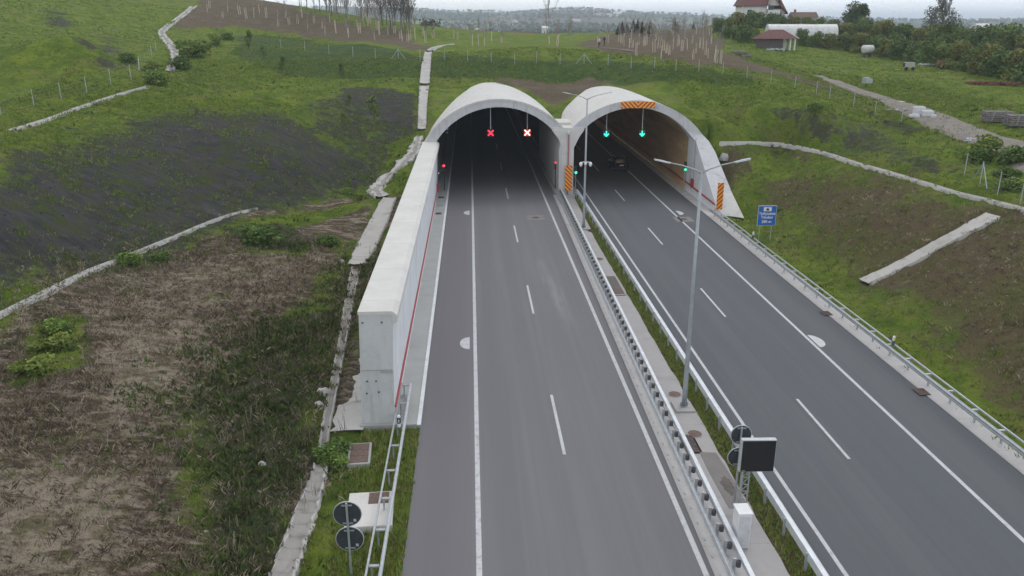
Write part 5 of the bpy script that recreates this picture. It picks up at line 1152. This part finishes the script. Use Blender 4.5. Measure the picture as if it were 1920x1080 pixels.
# ------------------------------------------------------------------ car
t=thing('car','black estate car seen from behind driving inside the right tunnel','car',(18.75,101.5,0.004),R(0))
side=[(-2.2,.45),(-2.25,.75),(-2.2,1.0),(-2.05,1.1),(-1.75,1.62),(-1.3,1.72),(.2,1.70),(1.0,1.12),(2.0,.98),(2.25,.75),(2.25,.4),(1.8,.28),(-1.9,.28)]
mb=MB(); n=len(side); wz=lambda z:.93 if z<1.05 else .93-.24*(z-1.05)/.65
vs=[(-wz(z),y_,z) for y_,z in side]+[(wz(z),y_,z) for y_,z in side]; mb.add(vs,[tuple(range(n)),tuple(range(n,2*n))[::-1]]+[(i,(i+1)%n,n+(i+1)%n,n+i) for i in range(n)]); mb.build('body',M['carp'],t,bevel=.05)
mb=MB(); mb.add([(-.78,-2.06,1.15),(.78,-2.06,1.15),(.66,-1.80,1.58),(-.66,-1.80,1.58)],[(0,1,2,3)]); mb.build('rear_window',M['glass'],t)
for s in (-1,1):
    mb=MB(); mb.add([(s*.925,-1.5,1.12),(s*.925,.7,1.12),(s*.775,.15,1.6),(s*.775,-1.4,1.6)],[(0,1,2,3)]); mb.build('side_window',M['glass'],t)
    mb=MB(); mb.box((s*.74,-2.23,.95),(.30,.06,.16)); mb.build('tail_light',M['tail'],t)
    mb=MB(); mb.box((s*.6,-.5,1.75),(.05,1.7,.05)); mb.build('roof_rail',M['rim'],t)
    mb=MB(); mb.box((s*1.02,.65,1.1),(.18,.1,.13)); mb.build('mirror',M['white'] if s<0 else M['carp'],t)
    for yy in (-1.4,1.4):
        mb=MB(); mb.tube([(s*.95,yy,.34),(s*.72,yy,.34)],.34,18); w=mb.build('wheel',M['tyre'],t); mb=MB(); mb.tube([(s*.965,yy,.34),(s*.93,yy,.34)],.2,14); mb.build('rim',M['rim'],w)
mb=MB(); mb.box((.05,-2.275,.88),(.52,.02,.12)); mb.build('number_plate',M['white'],t)
mb=MB(); mb.box((0,-2.27,.5),(1.7,.12,.2)); mb.build('bumper',M['black'],t,bevel=.03)

# ------------------------------------------------------------------ people
def person(px,py,label,shirt,face):
    x,y,z=onG(px,py)
    J={'p':(0,0,.95),'c':(0,.02,1.25),'n':(0,.02,1.48),'h':(0,-.01,1.60),'t':(0,-.01,1.72),'ls':(-.19,.02,1.40),'le':(-.25,.04,1.12),'lh':(-.24,-.08,.88),'lf':(-.235,-.13,.79),'rs':(.19,.02,1.40),'re':(.25,0,1.12),'rh':(.26,.06,.88),'rf':(.26,.07,.79),'lp':(-.09,0,.92),'lk':(-.11,-.10,.50),'la':(-.11,.02,.09),'lt':(-.11,-.14,.04),'rp':(.09,0,.92),'rk':(.10,.02,.50),'ra':(.10,.20,.10),'rt':(.10,.06,.04)}
    r={'p':.15,'c':.16,'n':.06,'h':.095,'t':.075,'ls':.075,'le':.05,'lh':.035,'lf':.03,'rs':.075,'re':.05,'rh':.035,'rf':.03,'lp':.1,'lk':.065,'la':.045,'lt':.04,'rp':.1,'rk':.065,'ra':.045,'rt':.04}
    E=[('p','c'),('c','n'),('n','h'),('h','t'),('c','ls'),('ls','le'),('le','lh'),('lh','lf'),('c','rs'),('rs','re'),('re','rh'),('rh','rf'),('p','lp'),('lp','lk'),('lk','la'),('la','lt'),('p','rp'),('rp','rk'),('rk','ra'),('ra','rt')]
    ks=list(J); me=bpy.data.meshes.new('person'); me.from_pydata([J[k] for k in ks],[(ks.index(a),ks.index(b)) for a,b in E],[]); o=bpy.data.objects.new('person',me); link(o)
    o.modifiers.new('skin','SKIN'); o.modifiers.new('sub','SUBSURF').levels=1
    for i,k in enumerate(ks): v=me.skin_vertices[0].data[i]; v.radius=(r[k],r[k]*.8); v.use_root=(k=='p')
    dg=bpy.context.evaluated_depsgraph_get(); m2=bpy.data.meshes.new_from_object(o.evaluated_get(dg)); bpy.data.objects.remove(o)
    for m in (M[shirt],M['cloth2'],M['skin'],M['bark']): m2.materials.append(m)
    for p in m2.polygons:
        c=p.center; p.material_index=1 if c.z<.97 and abs(c.x)<.21 else (3 if c.z>1.68 else 2) if c.z>1.5 or (abs(c.x)>.2 and c.z<.95) else 0; p.use_smooth=True
    o=bpy.data.objects.new('person',m2); link(o); o.location=(x,y,z); o.rotation_euler=(0,0,face); tag(o,label,'person'); return o
person(1123,90,'person in a pale top and dark trousers walking on the plateau path','cloth1',.6); person(1133,87,'person in dark clothes walking behind the pale topped one on the plateau','cloth2',.6)

# ------------------------------------------------------------------ grass and weeds
def tufts(name,label,cat,n,xr,yr,kind,seed):
    r=np.random.default_rng(seed)
    x=r.uniform(xr[0],xr[1],n); y=r.uniform(yr[0],yr[1],n)
    zn=zones(x,y); cor=(x>-2.75)&(x<10.62)&(y<90)|(x>11.5)&(x<23.2)&(y<90)|(x<-2.3)&(x>-6.2)&(y>32.8)&(y<90)|(x>10.4)&(x<11.6)&(y>68)
    for T in TUN: cor|=(np.abs(x-T['c'])<8.3)&(y>74)&(y<107)
    cor|=(x<-4.9)&(x>-6.9)&(y>32)&(y<50)
    cor|=(np.abs(x+4.1)<1.05)&(np.abs(y-26.7)<1.4)|(np.abs(x+5.05)<.55)&(np.abs(y-30.95)<1.0)
    for C_ in CHAN:
        d=np.full(n,9.);
        for c0 in C_[0]: d=np.minimum(d,np.hypot(x-c0[0],y-c0[1]))
        cor|=d<C_[1]
    dry=np.maximum(zn['dry'],zn['olive']*.8); soft=np.clip(1-np.maximum.reduce([dry,zn['grey'],zn['soil']]),0,1)
    clump=fbm(x,y,2.6,seed)
    if kind=='dry': p=(dry+.45*zn['dark'])*np.clip(1.4*clump-.1,0,1)*(1-.35*zn['pale'])
    elif kind=='green': p=np.maximum(soft*.9*(1-.75*zn['dark']),zn['grey']*(clump>.49)*.75)+dry*(clump>.58)*.5+zn['olive']*(clump>.5)*.5
    else: p=(zn['dark']*.9+soft*(clump>.55)*.5)*(.35+.65*(fbm(x,y,1.3,seed+50)>.5))
    k=(r.random(n)<p)&~cor; x,y=x[k],y[k]; dk=zn['dark'][k]; n=len(x)
    z=hz(x,y); D=np.hypot(x,y-0)+1
    m=5; bx=np.repeat(x,m)+r.normal(0,.10,n*m); by=np.repeat(y,m)+r.normal(0,.10,n*m); bz=np.repeat(z,m)-.03; DD=np.repeat(D,m)
    hgt={'dry':.17,'green':.15,'weed':.2}[kind]*np.repeat(.5+1.0*r.random(n),m)*(.6+.8*r.random(n*m))
    if kind=='green': hgt=hgt*np.repeat(.6+1.2*(fbm(x,y,3.5,seed+9)-.2),m)
    hgt=np.where((bx>-4)&(bx<12)&(by<80),hgt*.6,hgt)
    w={'dry':.010,'green':.016,'weed':.045}[kind]*(.6+.8*r.random(n*m))*(1+DD/45)
    a=r.uniform(0,6.283,n*m); ln=hgt*r.uniform(.15,.9,n*m)*(1.3 if kind=='dry' else 1); la=r.uniform(0,6.283,n*m)
    ux,uy=np.cos(a)*w,np.sin(a)*w
    tx,ty=bx+np.cos(la)*ln,by+np.sin(la)*ln; tz=bz+hgt
    mx,my,mz=bx+np.cos(la)*ln*.35,by+np.sin(la)*ln*.35,bz+hgt*.6
    v=np.stack([np.stack([bx-ux*.5,by-uy*.5,bz],1),np.stack([bx+ux*.5,by+uy*.5,bz],1),np.stack([mx+ux*.5,my+uy*.5,mz],1),np.stack([tx,ty,tz],1)],1).reshape(-1,3); f=np.arange(4*n*m).reshape(-1,4)
    pal={'dry':[(.29,.235,.165),(.17,.13,.095),(.40,.335,.25),(.10,.075,.057)],'green':[(.135,.215,.034),(.195,.265,.04),(.105,.17,.03),(.25,.25,.09)],'weed':[(.085,.135,.04),(.115,.165,.046),(.085,.105,.042),(.15,.19,.05)]}[kind]
    pc=np.array(pal)[r.integers(0,4,n)]*(.75+.5*r.random(n))[:,None]
    if kind!='dry': pc=pc*(1-.3*dk)[:,None]
    col=np.repeat(pc,m*4,0)
    me=npmesh(name,v,f,M['blade'],{'Col':col}); o=bpy.data.objects.new(name,me); link(o); tag(o,label,cat); o['kind']='stuff'
    return n
CHAN=[(c['S'][::2,:2],float(np.median(c['W']))/2+.05) for c in CHN]
LB={'dry':'dry straw coloured grass and dead stalks over the brown cuttings','green':'short fresh grass covering the banks and verges','weed':'dark broad leaved weeds covering the foreground bank'}
tufts('dry_grass',LB['dry'],'dry grass',62000,(-36,-5),(20,62),'dry',1); tufts('dry_grass','dry brown grass tufts on the right hand cutting',"dry grass",20000,(24,46),(18,84),'dry',2)
tufts('grass','short fresh grass on the left field and grey slope','grass',45000,(-45,-2.6),(18,95),'green',3); tufts('grass','short fresh grass on the right verge and upper bank','grass',26000,(23,62),(18,110),'green',4); tufts('grass','grass on the slopes above and behind the tunnel mouths','grass',36000,(-45,60),(86,128),'green',5)
tufts('weeds',LB['weed'],'weeds',26000,(-24,-5),(20,60),'weed',6); tufts('weeds','broad leaved green weeds on the upper banks','weeds',9000,(-45,60),(60,125),'weed',7)
tufts('grass','rough grass of the rising field beyond the left fence','grass',26000,(-95,-25),(60,210),'green',8)
tufts('grass','rough grass of the open field beyond the gravel path','grass',22000,(45,110),(50,190),'green',9)
def stalks(n,xr,yr,seed,label):
    r=np.random.default_rng(seed); x=r.uniform(*xr,n); y=r.uniform(*yr,n); zn=zones(x,y); cl=fbm(x,y,3,seed); k=(np.maximum(zn['dry'],zn['dark'])>.4)&(cl>.5); x,y=x[k],y[k]; n=len(x); z=hz(x,y); m=3
    bx=np.repeat(x,m)+r.normal(0,.06,n*m); by=np.repeat(y,m)+r.normal(0,.06,n*m); bz=np.repeat(z,m); h=r.uniform(.25,.8,n*m); a=r.uniform(0,6.28,n*m); la=r.uniform(0,6.28,n*m); ln=h*r.uniform(.02,.5,n*m); w=.008+.006*r.random(n*m)
    ux,uy=np.cos(a)*w,np.sin(a)*w; tx,ty=bx+np.cos(la)*ln,by+np.sin(la)*ln
    v=np.stack([np.stack([bx-ux,by-uy,bz-.02],1),np.stack([bx+ux,by+uy,bz-.02],1),np.stack([tx+ux*.6,ty+uy*.6,bz+h],1),np.stack([tx-ux*.6,ty-uy*.6,bz+h],1)],1).reshape(-1,3); f=np.arange(4*n*m).reshape(-1,4)
    pc=np.array([(.30,.26,.19),(.22,.18,.13),(.10,.08,.06),(.36,.31,.23)])[r.integers(0,4,n)]
    o=bpy.data.objects.new('dead_stalks',npmesh('dead_stalks',v,f,M['blade'],{'Col':np.repeat(pc,m*4,0)})); link(o); tag(o,label,'dead stalks'); o['kind']='stuff'
stalks(1800,(-30,-5.5),(20,60),41,'tall dead pale stalks standing in the left foreground scrub')
def clods(n,xr,yr,seed,label,zn_,name,cols,s0,s1_):
    r=np.random.default_rng(seed); x=r.uniform(*xr,n); y=r.uniform(*yr,n); zn=zones(x,y); k=r.random(n)<np.maximum.reduce([zn[q] for q in zn_])*np.clip(fbm(x,y,2.2,seed)*2-.6,0,1); 
    for C_ in CHAN:
        for c0 in C_[0]: k&=np.hypot(x-c0[0],y-c0[1])>C_[1]
    x,y=x[k],y[k]; n=len(x); z=hz(x,y)
    oc=np.array([(1,0,0),(0,1,0),(-1,0,0),(0,-1,0),(0,0,1),(0,0,-1)],float); of=np.array([(0,1,4),(1,2,4),(2,3,4),(3,0,4),(1,0,5),(2,1,5),(3,2,5),(0,3,5)])
    s=r.uniform(s0,s1_,n)*(.5+r.random(n)); v=oc[None]*s[:,None,None]*np.array([1.2,1,.6])*r.uniform(.6,1.3,(n,6,1)); v=v+np.stack([x,y,z+s*.1],1)[:,None]; f=(of[None]+6*np.arange(n)[:,None,None]).reshape(-1,3)
    pc=np.array(cols)[r.integers(0,len(cols),n)]*r.uniform(.7,1.2,n)[:,None]
    o=bpy.data.objects.new(name,npmesh(name,v.reshape(-1,3),f,M['blade'],{'Col':np.repeat(pc,6,0)})); link(o); tag(o,label,name.replace('_',' ')); o['kind']='stuff'
clods(9000,(-36,-5),(20,64),51,'pale clods and small stones strewn over the left foreground field',('dry',),'clods',[(.26,.23,.20),(.17,.145,.125),(.10,.08,.07)],.03,.10)
clods(9000,(-45,-8),(40,105),52,'dark gravel lumps strewn over the grey slope',('grey',),'gravel',[(.10,.098,.10),(.05,.05,.055),(.14,.135,.13)],.03,.09)
clods(7000,(24,46),(18,84),53,'pale stones and clods strewn over the right cutting',('olive',),'clods',[(.27,.245,.205),(.20,.175,.14),(.09,.075,.06)],.03,.09)
# median verge grass
def verge(n,xr,yr,seed,label,h=.12):
    r=np.random.default_rng(seed); x=r.uniform(*xr,n); y=r.uniform(yr[0],yr[1],n); k=((y<69)|(x>11.0))&~((np.abs(x+4.1)<1.0)&(np.abs(y-26.7)<1.3)|(np.abs(x+5.05)<.55)&(np.abs(y-30.95)<1.0)); x,y=x[k],y[k]; n=len(x); z=hz(x,y)*0
    m=4; bx=np.repeat(x,m)+r.normal(0,.04,n*m); by=np.repeat(y,m)+r.normal(0,.06,n*m); hg=h*(.5+r.random(n*m)); w=.012*(1+by/30); a=r.uniform(0,6.28,n*m); ln=hg*r.uniform(.1,.8,n*m); la=r.uniform(0,6.28,n*m)
    ux,uy=np.cos(a)*w,np.sin(a)*w; zz0=np.full(n*m,-.01)
    v=np.stack([np.stack([bx-ux,by-uy,zz0],1),np.stack([bx+ux,by+uy,zz0],1),np.stack([bx+np.cos(la)*ln,by+np.sin(la)*ln,hg],1)],1).reshape(-1,3); f=np.arange(3*n*m).reshape(-1,3)
    pc=np.array([(.22,.32,.06),(.17,.26,.05),(.27,.31,.08),(.30,.27,.12)])[r.integers(0,4,n)]*(.7+.6*r.random(n))[:,None]
    me=npmesh('grass',v,f,M['blade'],{'Col':np.repeat(pc,m*3,0)}); o=bpy.data.objects.new('grass',me); link(o); tag(o,label,'grass'); o['kind']='stuff'
verge(6500,(10.66,11.5),(14,84),31,'narrow strip of short grass under the median guardrail'); verge(5000,(-5.2,-2.62),(14,33.3),32,'grass of the left verge around the short guardrail',.16)

# ------------------------------------------------------------------ far woods
r=np.random.default_rng(5); V=[];Fc=[];Cc=[];nv=0
n=9000; th=r.uniform(-.42,.62,n); rad=260+3000*r.random(n)**1.25; x=rad*np.sin(th); y=rad*np.cos(th)
px=880+1580*np.tan(th)
wood=fbm(x,y,230,77); keep=(wood>.50)|(r.random(n)<.06)|(rad>1500)&(wood>.40); keep&=~((rad<480)&(px>1290)); keep&=~((rad<330)&(px<790)); keep&=~((rad<600)&(px>1080)&(px<1500)&(rad<300))
x,y,rad=x[keep],y[keep],rad[keep]; z=hz(x,y); n=len(x)
s=3.0+3.5*r.random(n)
for i in range(n):
    q=110 if rad[i]<650 else 26 if rad[i]<1300 else 9
    c=np.stack([r.normal(0,.42,q)*s[i],r.normal(0,.42,q)*s[i],s[i]*(.45+.75*r.random(q))],1)
    a=r.normal(size=(q,3)); a/=np.linalg.norm(a,axis=1)[:,None]; b=np.cross(a,r.normal(size=(q,3))); b/=np.linalg.norm(b,axis=1)[:,None]
    L=s[i]*(.10 if rad[i]<650 else .24 if rad[i]<1300 else .42); v=np.stack([c-a*L,c+b*L*.8,c+a*L,c-b*L*.8],1).reshape(-1,3)+np.array((x[i],y[i],z[i])); V.append(v)
    base=np.array([(.08,.115,.055),(.10,.13,.07),(.11,.105,.09),(.085,.10,.08)][int(r.integers(4))])*r.uniform(.7,1.2); Cc.append(np.tile(base,(4*q,1)))
V=np.concatenate(V); Cc=np.concatenate(Cc); me=npmesh('woods',V,np.arange(len(V)).reshape(-1,4),M['leaf'],{'Col':Cc}); o=bpy.data.objects.new('woods',me); link(o); tag(o,'hazy bluish woods and tree lines covering the distant valley and hills','woods'); o['kind']='stuff'

# ------------------------------------------------------------------ haze, sky, light
mb=MB(); mb.box((0,2500,(95+float(fz.min())-1)/2),(17600,15600,95-float(fz.min())+1)); hm=bpy.data.materials.new('haze'); hm.use_nodes=True; nt=hm.node_tree; nt.nodes.clear(); oo=nt.nodes.new('ShaderNodeOutputMaterial'); pv=nt.nodes.new('ShaderNodeVolumePrincipled'); pv.inputs['Color'].default_value=(.78,.87,1.0,1); pv.inputs['Density'].default_value=.00029; pv.inputs['Anisotropy'].default_value=.1; nt.links.new(pv.outputs[0],oo.inputs['Volume'])
hz_=mb.build('haze',hm); hz_['kind']='stuff'; tag(hz_,'thin pale bluish haze filling the whole valley air','haze')
SE=R(55); SR=R(38)
w=bpy.data.worlds.new('World'); scn.world=w; w.use_nodes=True; nt=w.node_tree; nt.nodes.clear(); t=NT(nt)
bg=t.n('ShaderNodeBackground'); ow=t.n('ShaderNodeOutputWorld'); nt.links.new(bg.outputs[0],ow.inputs[0])
sk=t.n('ShaderNodeTexSky'); sk.sky_type='NISHITA'; sk.sun_disc=False; sk.sun_elevation=SE; sk.sun_rotation=SR; sk.air_density=1.0; sk.dust_density=3.0; sk.ozone_density=1.0
gv=t.n('ShaderNodeTexCoord').outputs['Generated']
c1=t.noise(t.scale(gv,(1.2,1.2,5)),2.2,5,.55,.4); c2=t.noise(t.scale(gv,(1,1,9)),3.5,3)
sx=t.n('ShaderNodeSeparateXYZ'); nt.links.new(gv,sx.inputs[0])
side=t.ramp(sx.outputs[0],-.05,.55); ov=t.mix(side,(9.9,9.95,9.9),(9.8,10.4,11.4)); ov=t.mix(t.ramp(c1,.42,.68,0,.5),ov,(8.6,9.3,10.3)); ov=t.mix(t.ramp(c2,.5,.7,0,.35),ov,(10,10,10))
zf=t.ramp(sx.outputs[2],.10,.5,1.0,.60); cz=t.n('ShaderNodeCombineColor'); [nt.links.new(zf,cz.inputs[i]) for i in range(3)]
ov=t.mix(1.0,ov,cz.outputs[0],'MULTIPLY'); fin=t.mix(.93,sk.outputs[0],ov); nt.links.new(fin,bg.inputs[0]); bg.inputs[1].default_value=.135
sl=bpy.data.lights.new('sun','SUN'); sl.energy=.6; sl.angle=R(25); sl.color=(1,.96,.90); so=bpy.data.objects.new('sun',sl); link(so)
sd=Vector((math.sin(SR)*math.cos(SE),math.cos(SR)*math.cos(SE),math.sin(SE))); so.rotation_euler=sd.to_track_quat('Z','Y').to_euler()
scn.view_settings.view_transform='Standard'; scn.view_settings.look='None'; scn.view_settings.exposure=0.20; scn.view_settings.gamma=1
scn.render.engine='CYCLES'; scn.cycles.use_denoising=True; scn.cycles.max_bounces=6; scn.cycles.volume_bounces=1; scn.cycles.use_adaptive_sampling=True; scn.cycles.adaptive_threshold=.02
try: scn.cycles.denoiser='OPENIMAGEDENOISE'
except Exception: pass
